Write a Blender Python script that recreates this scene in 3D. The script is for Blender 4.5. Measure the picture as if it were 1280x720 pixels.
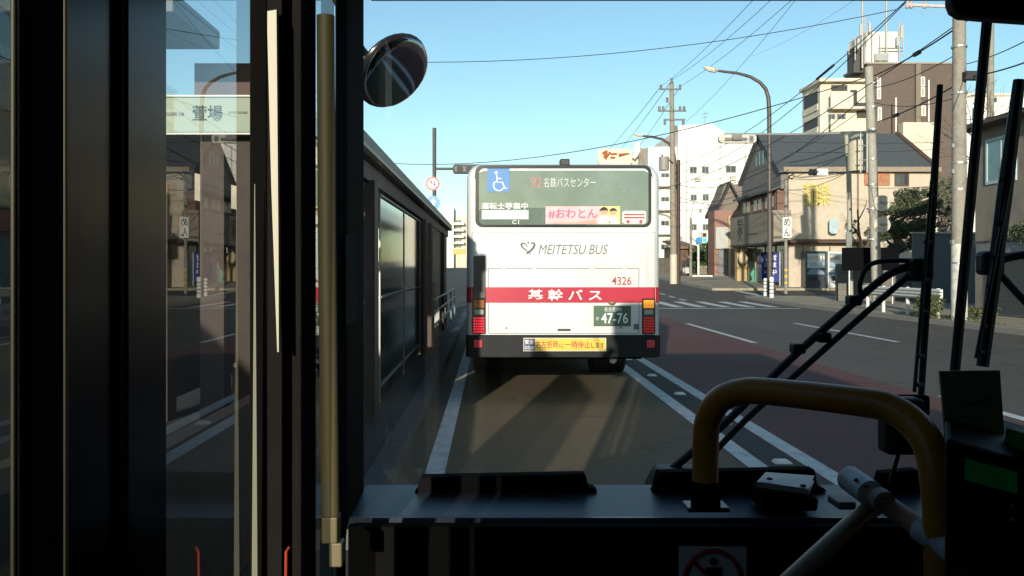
import bpy, bmesh, math, random
from mathutils import Vector, Matrix
random.seed(7)
R = math.radians
for o in list(bpy.data.objects): bpy.data.objects.remove(o, do_unlink=True)
SC = bpy.context.scene
COL = SC.collection

# ------------------------------------------------------------------ camera
F, H, VX, VY = 1100.0, 1.68, 614.0, 335.0        # focal in photo pixels, eye height, vanishing point
cam = bpy.data.cameras.new('camera'); cam_o = bpy.data.objects.new('camera', cam); COL.objects.link(cam_o)
cam.sensor_width = 36; cam.lens = 36*F/1280
cam.shift_x = (640-VX)/1280; cam.shift_y = -(360-VY)/1280
cam.clip_start = 0.01; cam.clip_end = 4000
cam_o.location = (0, 0, H); cam_o.rotation_euler = (R(90), 0, 0)
SC.camera = cam_o
# ------------------------------------------------------------------ sky, sun, exposure
EL, AZ = R(11.3), R(12.0)                           # low sun behind us; light travels ahead and a little to +X
w = bpy.data.worlds.new('World'); SC.world = w; w.use_nodes = True
nt = w.node_tree; bg = nt.nodes['Background']
sky = nt.nodes.new('ShaderNodeTexSky'); sky.sky_type = 'NISHITA'; sky.sun_disc = False
sky.sun_elevation = EL; sky.sun_rotation = math.pi + AZ
sky.air_density = 1.0; sky.dust_density = 0.3; sky.ozone_density = 1.6
tn = nt.nodes.new('ShaderNodeMix'); tn.data_type = 'RGBA'; tn.blend_type = 'MULTIPLY'; tn.inputs[0].default_value = 1; tn.inputs[7].default_value = (.88, 1.035, 1.03, 1)
nt.links.new(sky.outputs[0], tn.inputs[6]); nt.links.new(tn.outputs[2], bg.inputs[0]); bg.inputs[1].default_value = 0.15
sun = bpy.data.lights.new('sun', 'SUN'); sun.energy = 4.6; sun.angle = R(0.5); sun.color = (1.0, 0.91, 0.76)
sun_o = bpy.data.objects.new('sun', sun); COL.objects.link(sun_o)
d = Vector((math.cos(EL)*math.sin(AZ), math.cos(EL)*math.cos(AZ), -math.sin(EL)))
sun_o.rotation_euler = d.to_track_quat('-Z', 'Y').to_euler(); sun_o.location = (-20, -80, 40)
vs = SC.view_settings; vs.view_transform = 'Standard'; vs.look = 'None'; vs.exposure = 0.3; vs.gamma = 1; vs.use_curve_mapping = False
SC.cycles.max_bounces = 10; SC.cycles.transparent_max_bounces = 24; SC.cycles.caustics_reflective = False; SC.cycles.caustics_refractive = False
SC.cycles.use_denoising = True

# ------------------------------------------------------------------ helpers
def gz(y):                                          # the road climbs gently ahead
    if y < 37: return 0.0
    if y < 47: return 0.0014*(y-37)**2
    if y < 85: return 0.14 + 0.028*(y-47)
    return 1.204 + 0.008*(y-85)
def PX(px, Y): return (px-VX)/F*Y
def PZ(py, Y): return H-(py-VY)/F*Y
def P(px, py, Y): return Vector((PX(px, Y), Y, PZ(py, Y)))

def M(name, col, rough=.6, metal=0., var=.12, scale=6., bump=0., spec=.5, emit=None, es=0., coat=0., dirt=None, dscale=1.5):
    m = bpy.data.materials.new(name); m.use_nodes = True
    n = m.node_tree.nodes; l = m.node_tree.links; b = n['Principled BSDF']
    b.inputs['Roughness'].default_value = rough; b.inputs['Metallic'].default_value = metal
    b.inputs['Specular IOR Level'].default_value = spec; b.inputs['Coat Weight'].default_value = coat
    tc = n.new('ShaderNodeTexCoord'); nz = n.new('ShaderNodeTexNoise'); nz.inputs['Scale'].default_value = scale
    nz.inputs['Detail'].default_value = 7; l.new(tc.outputs['Object'], nz.inputs['Vector'])
    mx = n.new('ShaderNodeMix'); mx.data_type = 'RGBA'
    c = Vector(col[:3])
    mx.inputs[6].default_value = (*(c*(1-var)), 1); mx.inputs[7].default_value = (*(c*(1+var)), 1)
    cr = n.new('ShaderNodeValToRGB'); cr.color_ramp.elements[0].position = .3; cr.color_ramp.elements[1].position = .7
    l.new(nz.outputs[0], cr.inputs[0]); l.new(cr.outputs[0], mx.inputs[0])
    out = mx.outputs[2]
    if dirt:
        n2 = n.new('ShaderNodeTexNoise'); n2.inputs['Scale'].default_value = dscale; n2.inputs['Detail'].default_value = 9; n2.inputs['Roughness'].default_value = .65
        l.new(tc.outputs['Object'], n2.inputs['Vector'])
        c2 = n.new('ShaderNodeValToRGB'); c2.color_ramp.elements[0].position = .48; c2.color_ramp.elements[1].position = .72
        l.new(n2.outputs[0], c2.inputs[0])
        m2 = n.new('ShaderNodeMix'); m2.data_type = 'RGBA'; m2.inputs[7].default_value = (*dirt, 1)
        l.new(c2.outputs[0], m2.inputs[0]); l.new(out, m2.inputs[6]); out = m2.outputs[2]
    l.new(out, b.inputs['Base Color'])
    if bump:
        bp = n.new('ShaderNodeBump'); bp.inputs['Strength'].default_value = bump; bp.inputs['Distance'].default_value = .02
        l.new(nz.outputs[0], bp.inputs['Height']); l.new(bp.outputs[0], b.inputs['Normal'])
    if emit: b.inputs['Emission Color'].default_value = (*emit, 1); b.inputs['Emission Strength'].default_value = es
    return m

def brick_mat(name, c1, c2, mortar, sx=2.0, bw=.5, rh=.25, ms=.02, rough=.7):
    m = M(name, c1, rough); n = m.node_tree.nodes; l = m.node_tree.links; b = n['Principled BSDF']
    tc = n.new('ShaderNodeTexCoord'); mp = n.new('ShaderNodeMapping'); mp.inputs['Rotation'].default_value = (R(90), 0, 0)
    bt = n.new('ShaderNodeTexBrick'); bt.inputs['Scale'].default_value = sx; bt.inputs['Brick Width'].default_value = bw
    bt.inputs['Row Height'].default_value = rh; bt.inputs['Mortar Size'].default_value = ms
    bt.inputs['Color1'].default_value = (*c1, 1); bt.inputs['Color2'].default_value = (*c2, 1); bt.inputs['Mortar'].default_value = (*mortar, 1)
    l.new(tc.outputs['Object'], mp.inputs[0]); l.new(mp.outputs[0], bt.inputs['Vector']); l.new(bt.outputs[0], b.inputs['Base Color'])
    return m

def glass(name, tint=(.95, .97, .96), ior=1.45, dust_veil=0., dust_veil_col=(.3, .35, .3), rough=.0, refl=1.8):
    m = bpy.data.materials.new(name); m.use_nodes = True
    n = m.node_tree.nodes; l = m.node_tree.links; n.remove(n['Principled BSDF'])
    out = n['Material Output']; tr = n.new('ShaderNodeBsdfTransparent'); tr.inputs[0].default_value = (*tint, 1)
    gl = n.new('ShaderNodeBsdfGlossy'); gl.inputs['Roughness'].default_value = rough; gl.inputs[0].default_value = (1, 1, 1, 1)
    fr = n.new('ShaderNodeFresnel'); fr.inputs[0].default_value = ior
    # same reflectance from either side of the sheet
    ge = n.new('ShaderNodeNewGeometry'); mxi = n.new('ShaderNodeMix'); mxi.inputs[2].default_value = ior; mxi.inputs[3].default_value = 1/ior
    l.new(ge.outputs['Backfacing'], mxi.inputs[0])
    lw = n.new('ShaderNodeLayerWeight')
    dot = n.new('ShaderNodeVectorMath'); dot.operation = 'DOT_PRODUCT'; l.new(ge.outputs['Normal'], dot.inputs[0]); l.new(ge.outputs['Incoming'], dot.inputs[1])
    ab = n.new('ShaderNodeMath'); ab.operation = 'ABSOLUTE'; l.new(dot.outputs['Value'], ab.inputs[0])
    om = n.new('ShaderNodeMath'); om.operation = 'SUBTRACT'; om.inputs[0].default_value = 1; l.new(ab.outputs[0], om.inputs[1])
    pw = n.new('ShaderNodeMath'); pw.operation = 'POWER'; pw.inputs[1].default_value = 5; l.new(om.outputs[0], pw.inputs[0])
    r0 = ((ior-1)/(ior+1))**2*refl
    ma = n.new('ShaderNodeMath'); ma.operation = 'MULTIPLY_ADD'; ma.inputs[1].default_value = 1-r0; ma.inputs[2].default_value = r0; l.new(pw.outputs[0], ma.inputs[0])
    n.remove(fr); n.remove(mxi); n.remove(lw)
    base = tr.outputs[0]
    if dust_veil:
        df = n.new('ShaderNodeBsdfDiffuse'); df.inputs[0].default_value = (*dust_veil_col, 1)
        nz = n.new('ShaderNodeTexNoise'); nz.inputs['Scale'].default_value = 3; nz.inputs['Detail'].default_value = 6
        tc = n.new('ShaderNodeTexCoord'); l.new(tc.outputs['Object'], nz.inputs['Vector'])
        mr = n.new('ShaderNodeMapRange'); mr.inputs[1].default_value = .3; mr.inputs[2].default_value = .7; mr.inputs[3].default_value = dust_veil*.75; mr.inputs[4].default_value = min(1, dust_veil*1.2)
        l.new(nz.outputs[0], mr.inputs[0])
        mm = n.new('ShaderNodeMixShader'); l.new(mr.outputs[0], mm.inputs[0]); l.new(tr.outputs[0], mm.inputs[1]); l.new(df.outputs[0], mm.inputs[2]); base = mm.outputs[0]
    mx = n.new('ShaderNodeMixShader'); l.new(ma.outputs[0], mx.inputs[0]); l.new(base, mx.inputs[1]); l.new(gl.outputs[0], mx.inputs[2])
    l.new(mx.outputs[0], out.inputs[0]); return m

class MB:
    """collects geometry for ONE mesh (one thing or one part)"""
    def __init__(s): s.v = []; s.f = []; s.m = []; s.cur = 0
    def add(s, vs, fs):
        b = len(s.v); s.v += [Vector(x) for x in vs]; s.f += [tuple(b+i for i in f) for f in fs]; s.m += [s.cur]*len(fs); return s
    def mat(s, i): s.cur = i; return s
    def box(s, x0, x1, y0, y1, z0, z1):
        vs = [(x, y, z) for x in (x0, x1) for y in (y0, y1) for z in (z0, z1)]
        return s.add(vs, [(0, 1, 3, 2), (4, 6, 7, 5), (0, 4, 5, 1), (2, 3, 7, 6), (0, 2, 6, 4), (1, 5, 7, 3)])
    def obox(s, c, sx, sy, sz, rot):
        vs = [Vector(c)+rot @ Vector((x*sx/2, y*sy/2, z*sz/2)) for x in (-1, 1) for y in (-1, 1) for z in (-1, 1)]
        return s.add(vs, [(0, 1, 3, 2), (4, 6, 7, 5), (0, 4, 5, 1), (2, 3, 7, 6), (0, 2, 6, 4), (1, 5, 7, 3)])
    def quad(s, a, b, c, d): return s.add([a, b, c, d], [(0, 1, 2, 3)])
    def prism(s, poly, axis, a, b):                 # poly in the two other axes, extruded from a to b
        def mk(p, t): return {'x': (t, p[0], p[1]), 'y': (p[0], t, p[1]), 'z': (p[0], p[1], t)}[axis]
        n = len(poly); vs = [mk(p, a) for p in poly]+[mk(p, b) for p in poly]
        fs = [tuple(range(n))[::-1], tuple(range(n, 2*n))]+[(i, (i+1) % n, n+(i+1) % n, n+i) for i in range(n)]
        return s.add(vs, fs)
    def tube(s, pts, r, seg=10, cap=True):
        pts = [Vector(p) for p in pts]; n = len(pts); rr = r if isinstance(r, (list, tuple)) else [r]*n
        t0 = (pts[1]-pts[0]).normalized(); up = Vector((0, 0, 1)) if abs(t0.z) < .9 else Vector((1, 0, 0))
        u = t0.cross(up).normalized(); rings = []
        for i, p in enumerate(pts):
            t = ((pts[min(i+1, n-1)]-pts[max(i-1, 0)])).normalized()
            u = (u-t*u.dot(t)).normalized(); v = t.cross(u)
            rings.append([p+(u*math.cos(2*math.pi*k/seg)+v*math.sin(2*math.pi*k/seg))*rr[i] for k in range(seg)])
        vs = [q for g in rings for q in g]; fs = []
        for i in range(n-1):
            for k in range(seg): fs.append((i*seg+k, i*seg+(k+1) % seg, (i+1)*seg+(k+1) % seg, (i+1)*seg+k))
        if cap: fs += [tuple(range(seg))[::-1], tuple(range((n-1)*seg, n*seg))]
        return s.add(vs, fs)
    def disc(s, c, nrm, r, t, seg=24): 
        c = Vector(c); nrm = Vector(nrm).normalized(); return s.tube([c-nrm*t/2, c+nrm*t/2], r, seg)
    def ell(s, c, rx, ry, rz, rot=None, a=16, b=10):
        rot = rot or Matrix.Identity(3); vs = []; fs = []
        for i in range(b+1):
            th = math.pi*i/b
            for k in range(a): vs.append(Vector(c)+rot @ Vector((rx*math.sin(th)*math.cos(2*math.pi*k/a), ry*math.sin(th)*math.sin(2*math.pi*k/a), rz*math.cos(th))))
        for i in range(b):
            for k in range(a): fs.append((i*a+k, (i+1)*a+k, (i+1)*a+(k+1) % a, i*a+(k+1) % a))
        return s.add(vs, fs)

WL = {}
def tag(o, label=None, cat=None, group=None, kind=None):
    if label: o['label'] = label
    if cat: o['category'] = cat
    if group: o['group'] = group
    if kind: o['kind'] = kind
    return o
def thing(name, loc, label, cat, group=None):
    o = bpy.data.objects.new(name, None); o.empty_display_size = .2; COL.objects.link(o); o.location = loc
    WL[o.name] = Vector(loc); return tag(o, label, cat, group)
def obj(name, mb, mats, parent=None, bevel=0, smooth=False, label=None, cat=None, group=None, kind=None, weld=True):
    if parent: org = WL[parent.name]
    else:
        xs = [v.x for v in mb.v]; ys = [v.y for v in mb.v]; zs = [v.z for v in mb.v]
        org = Vector(((min(xs)+max(xs))/2, (min(ys)+max(ys))/2, min(zs)))
    me = bpy.data.meshes.new(name); me.from_pydata([v-org for v in mb.v], [], mb.f)
    if not isinstance(mats, (list, tuple)): mats = [mats]
    for m in mats: me.materials.append(m)
    for p, i in zip(me.polygons, mb.m): p.material_index = i; p.use_smooth = smooth
    bm = bmesh.new(); bm.from_mesh(me)
    if weld and smooth: bmesh.ops.remove_doubles(bm, verts=bm.verts, dist=1e-5)
    bmesh.ops.recalc_face_normals(bm, faces=bm.faces); bm.to_mesh(me); bm.free()
    o = bpy.data.objects.new(name, me); COL.objects.link(o)
    if parent: o.parent = parent
    else: o.location = org
    WL[o.name] = org
    if bevel:
        b = o.modifiers.new('bevel', 'BEVEL'); b.width = bevel; b.segments = 2; b.limit_method = 'ANGLE'; b.angle_limit = R(40)
    if smooth:
        for e in me.edges: pass
        try:
            me.set_sharp_from_angle(angle=R(42))
        except Exception: pass
    return tag(o, label, cat, group, kind)
def text(name, s, cx, cz, wid, hei, y, mat, parent, face='-y', shear=0, bold=0., depth=.002, keep=False):
    """writing standing on a plane facing -Y (or -X), fitted into wid x hei around (cx, cz)"""
    cu = bpy.data.curves.new(name, 'FONT'); cu.body = s; cu.align_x = 'CENTER'; cu.size = 1; cu.shear = shear; cu.offset = bold; cu.extrude = .001; cu.resolution_u = 3
    to = bpy.data.objects.new(name+'_c', cu); COL.objects.link(to)
    bpy.context.view_layer.update()
    me0 = to.evaluated_get(bpy.context.evaluated_depsgraph_get()).to_mesh()
    vs = [v.co.copy() for v in me0.vertices]; fs = [tuple(p.vertices) for p in me0.polygons]
    to.to_mesh_clear() if False else None
    bpy.data.objects.remove(to, do_unlink=True); bpy.data.curves.remove(cu)
    x0, x1 = min(v.x for v in vs), max(v.x for v in vs); y0, y1 = min(v.y for v in vs), max(v.y for v in vs)
    sx = wid/(x1-x0); sy = hei/(y1-y0)
    if keep: sx = sy = min(sx, sy)
    mb = MB(); out = []
    for v in vs:
        a = (v.x-(x0+x1)/2)*sx; b = (v.y-(y0+y1)/2)*sy; c = depth*(1 if v.z > 0 else 0)
        out.append({'-y': (cx+a, y-c, cz+b), '-x': (y-c, cx-a, cz+b)}[face])
    mb.add(out, fs)
    return obj(name, mb, mat, parent)
def rrect(x0, x1, z0, z1, r, n=6):
    pts = []
    for (cx, cz, a) in ((x1-r, z1-r, 0), (x0+r, z1-r, 90), (x0+r, z0+r, 180), (x1-r, z0+r, 270)):
        for k in range(n+1):
            t = R(a+90*k/n); pts.append((cx+r*math.cos(t), cz+r*math.sin(t)))
    return pts
def smoothcurve(pts, n=6):
    pts = [Vector(p) for p in pts]; out = []
    for i in range(len(pts)-1):
        p0 = pts[max(i-1, 0)]; p1 = pts[i]; p2 = pts[i+1]; p3 = pts[min(i+2, len(pts)-1)]
        for k in range(n):
            t = k/n; out.append(.5*((2*p1)+(p2-p0)*t+(2*p0-5*p1+4*p2-p3)*t*t+(3*p1-p0-3*p2+p3)*t**3))
    return out+[pts[-1]]

# ------------------------------------------------------------------ materials
asphalt = M('asphalt', (.068, .061, .052), .85, var=.22, scale=40, bump=.25, dirt=(.085, .08, .07), dscale=.5)
redlane = M('red_asphalt', (.085, .040, .036), .85, var=.2, scale=40, bump=.25, dirt=(.07, .045, .04), dscale=.6)
lanegrey = M('bus_lane_surface', (.088, .080, .058), .8, var=.18, scale=40, bump=.2, dirt=(.065, .058, .045), dscale=.55)
paint = M('road_paint', (.62, .62, .58), .7, var=.12, scale=18, dirt=(.38, .37, .34), dscale=5)
concrete = M('concrete', (.30, .28, .25), .85, var=.12, scale=14, bump=.2, dirt=(.2, .185, .16), dscale=1.2)
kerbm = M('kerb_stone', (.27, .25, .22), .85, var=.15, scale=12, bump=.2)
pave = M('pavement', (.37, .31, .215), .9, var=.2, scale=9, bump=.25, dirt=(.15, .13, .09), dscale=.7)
earth = M('ground', (.12, .11, .085), .95, var=.25, scale=.4)
poleconc = M('pole_concrete', (.27, .25, .21), .85, var=.12, scale=10, dirt=(.19, .17, .14), dscale=3)
white = M('white_paint', (.74, .73, .68), .5, var=.05, scale=4)
buswhite = M('bus_white', (.62, .635, .64), .28, var=.03, scale=1.2, coat=.3, dirt=(.53, .53, .52), dscale=1.1)
busred = M('bus_red', (.42, .007, .035), .3, var=.05, coat=.3)
black = M('black_rubber', (.018, .018, .019), .55, var=.2)
blackgl = M('black_gloss', (.015, .016, .018), .18, var=.1)
dark = M('dark_plastic', (.022, .022, .024), .6, var=.2, scale=20)
steel = M('galvanised_steel', (.38, .38, .37), .45, .6, var=.1)
alu = M('aluminium_frame', (.22, .22, .21), .45, .6, var=.08)
greyink = M('grey_lettering', (.12, .12, .125), .5, var=.05)
redink = M('red_lettering', (.35, .03, .03), .5, var=.05)
whiteink = M('white_lettering', (.80, .80, .78), .5, var=.02)
blackink = M('black_lettering', (.02, .02, .02), .6, var=.05)
stucco = M('beige_stucco', (.52, .435, .34), .9, var=.08, scale=3, bump=.15, dirt=(.45, .37, .285), dscale=.6)
stucco2 = M('taupe_sign_board', (.27, .225, .17), .8, var=.06, scale=2)
slate = M('slate_roof', (.075, .085, .09), .75, var=.15, scale=5, bump=.15)
bldwhite = M('white_render', (.78, .76, .70), .8, var=.04, scale=.5, dirt=(.70, .68, .62), dscale=.25)
cream = M('cream_render', (.62, .57, .47), .85, var=.07, scale=.7, dirt=(.5, .44, .34), dscale=.3)
browntile = brick_mat('brown_tile', (.105, .075, .062), (.12, .086, .072), (.085, .062, .052), 1.6, .6, .3, .015)
brick = brick_mat('red_brick', (.30, .12, .08), (.24, .10, .07), (.3, .26, .22), 3, .5, .2, .02)
winglass = M('window_glass', (.045, .055, .06), .06, var=.3, scale=1.2, spec=.9)
darkwood = M('dark_wood', (.085, .042, .028), .6, var=.25, scale=7, bump=.1)
shelterwood = M('shelter_timber', (.055, .032, .025), .65, var=.25, scale=6, bump=.15)
leafm = M('pine_needles', (.075, .095, .045), .8, var=.4, scale=2.5)
leafm2 = M('bush_leaves', (.085, .10, .035), .8, var=.45, scale=4)
leafm3 = M('hedge_leaves', (.05, .10, .03), .8, var=.4, scale=4)
bark = M('bark', (.12, .085, .055), .9, var=.3, scale=9, bump=.4)
twig = M('bare_twigs', (.14, .10, .07), .9, var=.2)
cablem = M('cable_black', (.02, .02, .022), .6, var=.1)
brownpole = M('brown_lamp_post', (.07, .05, .04), .5, var=.1)
bluem = M('sign_blue', (.03, .22, .55), .4, var=.05)
yellowm = M('yellow_letters', (.62, .50, .10), .5, var=.06)

def road_mat(name, c, track, crack=.5, tx=1.1):
    m = bpy.data.materials.new(name); m.use_nodes = True; n = m.node_tree.nodes; l = m.node_tree.links; b = n['Principled BSDF']; b.inputs['Roughness'].default_value = .82; b.inputs['Specular IOR Level'].default_value = .35
    ge = n.new('ShaderNodeNewGeometry')
    def noise(sc, vec=(1, 1, 1), det=8, ro=.6):
        mp = n.new('ShaderNodeMapping'); mp.inputs['Scale'].default_value = vec; l.new(ge.outputs['Position'], mp.inputs[0])
        z = n.new('ShaderNodeTexNoise'); z.inputs['Scale'].default_value = sc; z.inputs['Detail'].default_value = det; z.inputs['Roughness'].default_value = ro; l.new(mp.outputs[0], z.inputs['Vector']); return z.outputs[0]
    def mixc(fac, a, bcol, lo, hi):
        cr = n.new('ShaderNodeMapRange'); cr.inputs[1].default_value = lo; cr.inputs[2].default_value = hi; l.new(fac, cr.inputs[0])
        x = n.new('ShaderNodeMix'); x.data_type = 'RGBA'; l.new(cr.outputs[0], x.inputs[0])
        if hasattr(a, 'links'): l.new(a, x.inputs[6])
        else: x.inputs[6].default_value = (*a, 1)
        x.inputs[7].default_value = (*bcol, 1); return x.outputs[2]
    c = Vector(c); g = noise(60, det=4)
    out = mixc(g, c*.72, c*1.3, .3, .7)
    out2 = mixc(noise(tx, (1, .05, 1)), out, track, .5, .72)             # worn wheel tracks along the road
    out3 = mixc(noise(.35, (1, .6, 1)), out2, c*.8, .52, .7)             # old patches
    out3 = mixc(noise(2.6, (1, .35, 1), 3), out3, c*.6, .66, .74)        # oil drips
    vo = n.new('ShaderNodeTexVoronoi'); vo.feature = 'DISTANCE_TO_EDGE'; vo.inputs['Scale'].default_value = .42
    wr_ = n.new('ShaderNodeVectorMath'); wr_.operation = 'ADD'; l.new(ge.outputs['Position'], wr_.inputs[0]); nz_ = n.new('ShaderNodeTexNoise'); nz_.inputs['Scale'].default_value = 1.6; nz_.inputs['Detail'].default_value = 5; l.new(ge.outputs['Position'], nz_.inputs['Vector']); l.new(nz_.outputs['Color'], wr_.inputs[1]); l.new(wr_.outputs[0], vo.inputs['Vector'])
    cm = n.new('ShaderNodeMapRange'); cm.inputs[1].default_value = .004; cm.inputs[2].default_value = .012; cm.inputs[3].default_value = crack; cm.inputs[4].default_value = 0; l.new(vo.outputs['Distance'], cm.inputs[0])
    x = n.new('ShaderNodeMix'); x.data_type = 'RGBA'; l.new(cm.outputs[0], x.inputs[0]); l.new(out3, x.inputs[6]); x.inputs[7].default_value = (*(c*.3), 1)
    l.new(x.outputs[2], b.inputs['Base Color'])
    bp = n.new('ShaderNodeBump'); bp.inputs['Strength'].default_value = .3; bp.inputs['Distance'].default_value = .01; l.new(g, bp.inputs['Height']); l.new(bp.outputs[0], b.inputs['Normal']); return m
asphalt = road_mat('asphalt', (.094, .080, .064), (.115, .10, .082), .5)
redlane = road_mat('red_asphalt', (.125, .048, .040), (.10, .055, .048), .4)
lanegrey = road_mat('bus_lane_surface', (.128, .100, .058), (.095, .078, .050), .35, 1.6)
def sheet(mb, x0, x1, y0, y1, dz, step=2.0, fx=None):
    n = max(1, int((y1-y0)/step)); xs = (x0, x1)
    for i in range(n):
        a = y0+(y1-y0)*i/n; b = y0+(y1-y0)*(i+1)/n
        mb.quad((x0, a, gz(a)+dz), (x1, a, gz(a)+dz), (x1, b, gz(b)+dz), (x0, b, gz(b)+dz))
    return mb
def kstruct(name, mb, m, **k): return obj(name, mb, m, kind='structure', weld=False, **k)
# ------------------------------------------------------------------ the setting
mb = MB(); ys = [-300, -20, 20]+[37+2*i for i in range(26)]+[100, 140, 250, 500, 1500]
for a, b in zip(ys, ys[1:]): mb.quad((-1500, a, gz(a)-.004), (1500, a, gz(a)-.004), (1500, b, gz(b)-.004), (-1500, b, gz(b)-.004))
kstruct('ground', mb, earth)
kstruct('road', sheet(MB(), -16, 13.2, -30, 160, 0), asphalt)
kstruct('side_road', sheet(MB(), 13.2, 60, 46.5, 53.2, 0.0, 1), asphalt)
kstruct('bus_lane', sheet(MB(), -.75, 2.40, -30, 36, .004), lanegrey)
kstruct('red_bus_lane', sheet(MB(), 2.40, 5.75, -30, 36, .004), redlane)
# lane paint
kstruct('lane_line', sheet(MB(), -.54, -.38, -30, 36, .008), paint)
kstruct('lane_line', sheet(MB(), 2.16, 2.33, -30, 36, .008), paint)
kstruct('lane_line', sheet(MB(), 2.66, 2.83, -30, 36, .008), paint)
for x, y in ((5.9, 19.7), (5.9, 4.7), (9.2, 19.9), (9.2, 5)):
    kstruct('lane_dash', sheet(MB(), x-.075, x+.075, y, y+6.8, .008), paint)
for k in range(4): kstruct('guide_dash', sheet(MB(), 9.55, 9.72, 43.6+2.6*k, 45.1+2.6*k, .008), paint)
for x in (3.2, 4.4, 5.6, 6.8, 8.0, 9.0, 10.05, 11.1, 12.1):
    kstruct('crosswalk_stripe', sheet(MB(), x-.2, x+.25, 37.6, 42.6, .008, 1), paint)
mb = MB(); mb.add([(12.6, 52.6, gz(52.6)+.009), (17.2, 56.2, gz(56)+.2), (17.4, 55.8, gz(56)+.2), (12.8, 52.2, gz(52)+.009)], [(0, 1, 2, 3)])
kstruct('stop_line', sheet(MB(), 14.5, 14.9, 47, 52.6, .009, 1), paint)
kstruct('stop_line', sheet(MB(), 3.2, 12.8, 36.2, 36.6, .008, 1), paint)
# raised reflectors between the double lines
mb0 = None
for k, y in enumerate((7.5, 9.4, 11.6, 13.6, 16.0, 19, 23)):
    mb = MB(); mb.prism([(2.42, .004), (2.58, .004), (2.55, .03), (2.45, .03)], 'y', y, y+.12)
    o = obj('road_stud', mb, white, label='white raised road stud between the double white lines', cat='road stud', group='road studs between the double lines')
kstruct('joint_strip', sheet(MB(), 2.36, 2.63, -30, 36, .0075), M('joint_strip_surface', (.045, .042, .038), .9, var=.4, scale=25, bump=.3))
kstruct('road_crack', MB().quad((.75, 9.92, .0055), (1.75, 9.92, .0055), (1.75, 9.95, .0055), (.75, 9.95, .0055)), dark)
# pavement on the far kerb, with its kerb
def slab(name, x0, x1, y0, y1, h, m, step=2.0, bev=0):
    mb = MB(); n = max(1, int((y1-y0)/step))
    for i in range(n):
        a = y0+(y1-y0)*i/n; b = y0+(y1-y0)*(i+1)/n
        mb.quad((x0, a, gz(a)+h), (x1, a, gz(a)+h), (x1, b, gz(b)+h), (x0, b, gz(b)+h))
        mb.quad((x0, a, gz(a)-.05), (x0, a, gz(a)+h), (x0, b, gz(b)+h), (x0, b, gz(b)-.05))
        mb.quad((x1, a, gz(a)-.05), (x1, b, gz(b)-.05), (x1, b, gz(b)+h), (x1, a, gz(a)+h))
    for y in (y0, y1): mb.quad((x0, y, gz(y)-.05), (x1, y, gz(y)-.05), (x1, y, gz(y)+h), (x0, y, gz(y)+h))
    return kstruct(name, mb, m)
slab('kerb', 13.2, 13.38, -30, 45.8, .14, kerbm)
slab('pavement', 13.38, 60, -30, 45.8, .13, pave)
slab('kerb', 13.4, 13.58, 53.4, 150, .14, kerbm)
slab('pavement', 13.58, 60, 53.4, 150, .13, pave)
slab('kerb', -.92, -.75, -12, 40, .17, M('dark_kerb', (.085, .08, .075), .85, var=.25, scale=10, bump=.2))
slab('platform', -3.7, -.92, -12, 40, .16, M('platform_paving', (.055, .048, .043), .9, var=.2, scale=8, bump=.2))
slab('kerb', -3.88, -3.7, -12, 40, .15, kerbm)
slab('pavement', -30, -14, -30, 140, .13, pave)
kstruct('lane_dash', sheet(MB(), -7.3, -7.15, 14, 20, .008), paint)
kstruct('lane_dash', sheet(MB(), -7.3, -7.15, 28, 34, .008), paint)
kstruct('lane_line', sheet(MB(), -10.75, -10.6, -20, 60, .008), paint)

# ------------------------------------------------------------------ the bus ahead
BX0, BX1, BY, BZ1 = -.315, 2.165, 11.2, 3.02
def bx(px): return PX(px, BY)
def bz(py): return PZ(py, BY)
lead = thing('city_bus', ((BX0+BX1)/2, BY+5.2, 0), 'white city bus with a red band and black bumper, stopped ahead in the lane', 'bus')
L = 10.6
def ring(y, ins, n=6):
    return [Vector((x, y, z)) for x, z in rrect(BX0+ins, BX1-ins, .62+ins*.3, BZ1-ins, .20-ins*.5, n)]
win = [Vector((x, BY, z)) for x, z in rrect(bx(594), bx(814), bz(284), bz(206.5), .09, 6)]
rings = [ring(BY+.17, 0), ring(BY+.07, .02), ring(BY+.018, .06), ring(BY, .10)]
mb = MB(); n = len(win)
rs = rings+[win, [v+Vector((0, .03, 0)) for v in win]]
vs = [v for r_ in rs for v in r_]; fs = []
for i in range(len(rs)-1):
    for k in range(n): fs.append((i*n+k, i*n+(k+1) % n, (i+1)*n+(k+1) % n, (i+1)*n+k))
mb.add(vs, fs)
# long shell: roof and lower sides as strips, pillars between the side windows
r0 = ring(BY+.17, 0); r1 = ring(BY+L, 0)
for k in range(n):
    a, b = r0[k], r0[(k+1) % n]; 
    if abs(a.x-b.x) < .01 and abs(a.z-b.z) > .5:
        x = a.x
        for (z0, z1) in ((min(a.z, b.z), 1.45), (2.5, max(a.z, b.z))):
            mb.quad((x, a.y, z0), (x, BY+L, z0), (x, BY+L, z1), (x, a.y, z1))
        y = a.y; 
        for wy in range(8):
            mb.quad((x, y, 1.45), (x, y+.12 if wy else y+.5, 1.45), (x, y+.12 if wy else y+.5, 2.5), (x, y, 2.5)); y += 1.42 if wy else 1.7
        mb.quad((x, BY+L-.25, 1.45), (x, BY+L, 1.45), (x, BY+L, 2.5), (x, BY+L-.25, 2.5))
    else: mb.quad(a, b, r1[(k+1) % n], r1[k])
mb.add(r1, [tuple(range(n))])
body = obj('body', mb, buswhite, lead, smooth=True)
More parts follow.
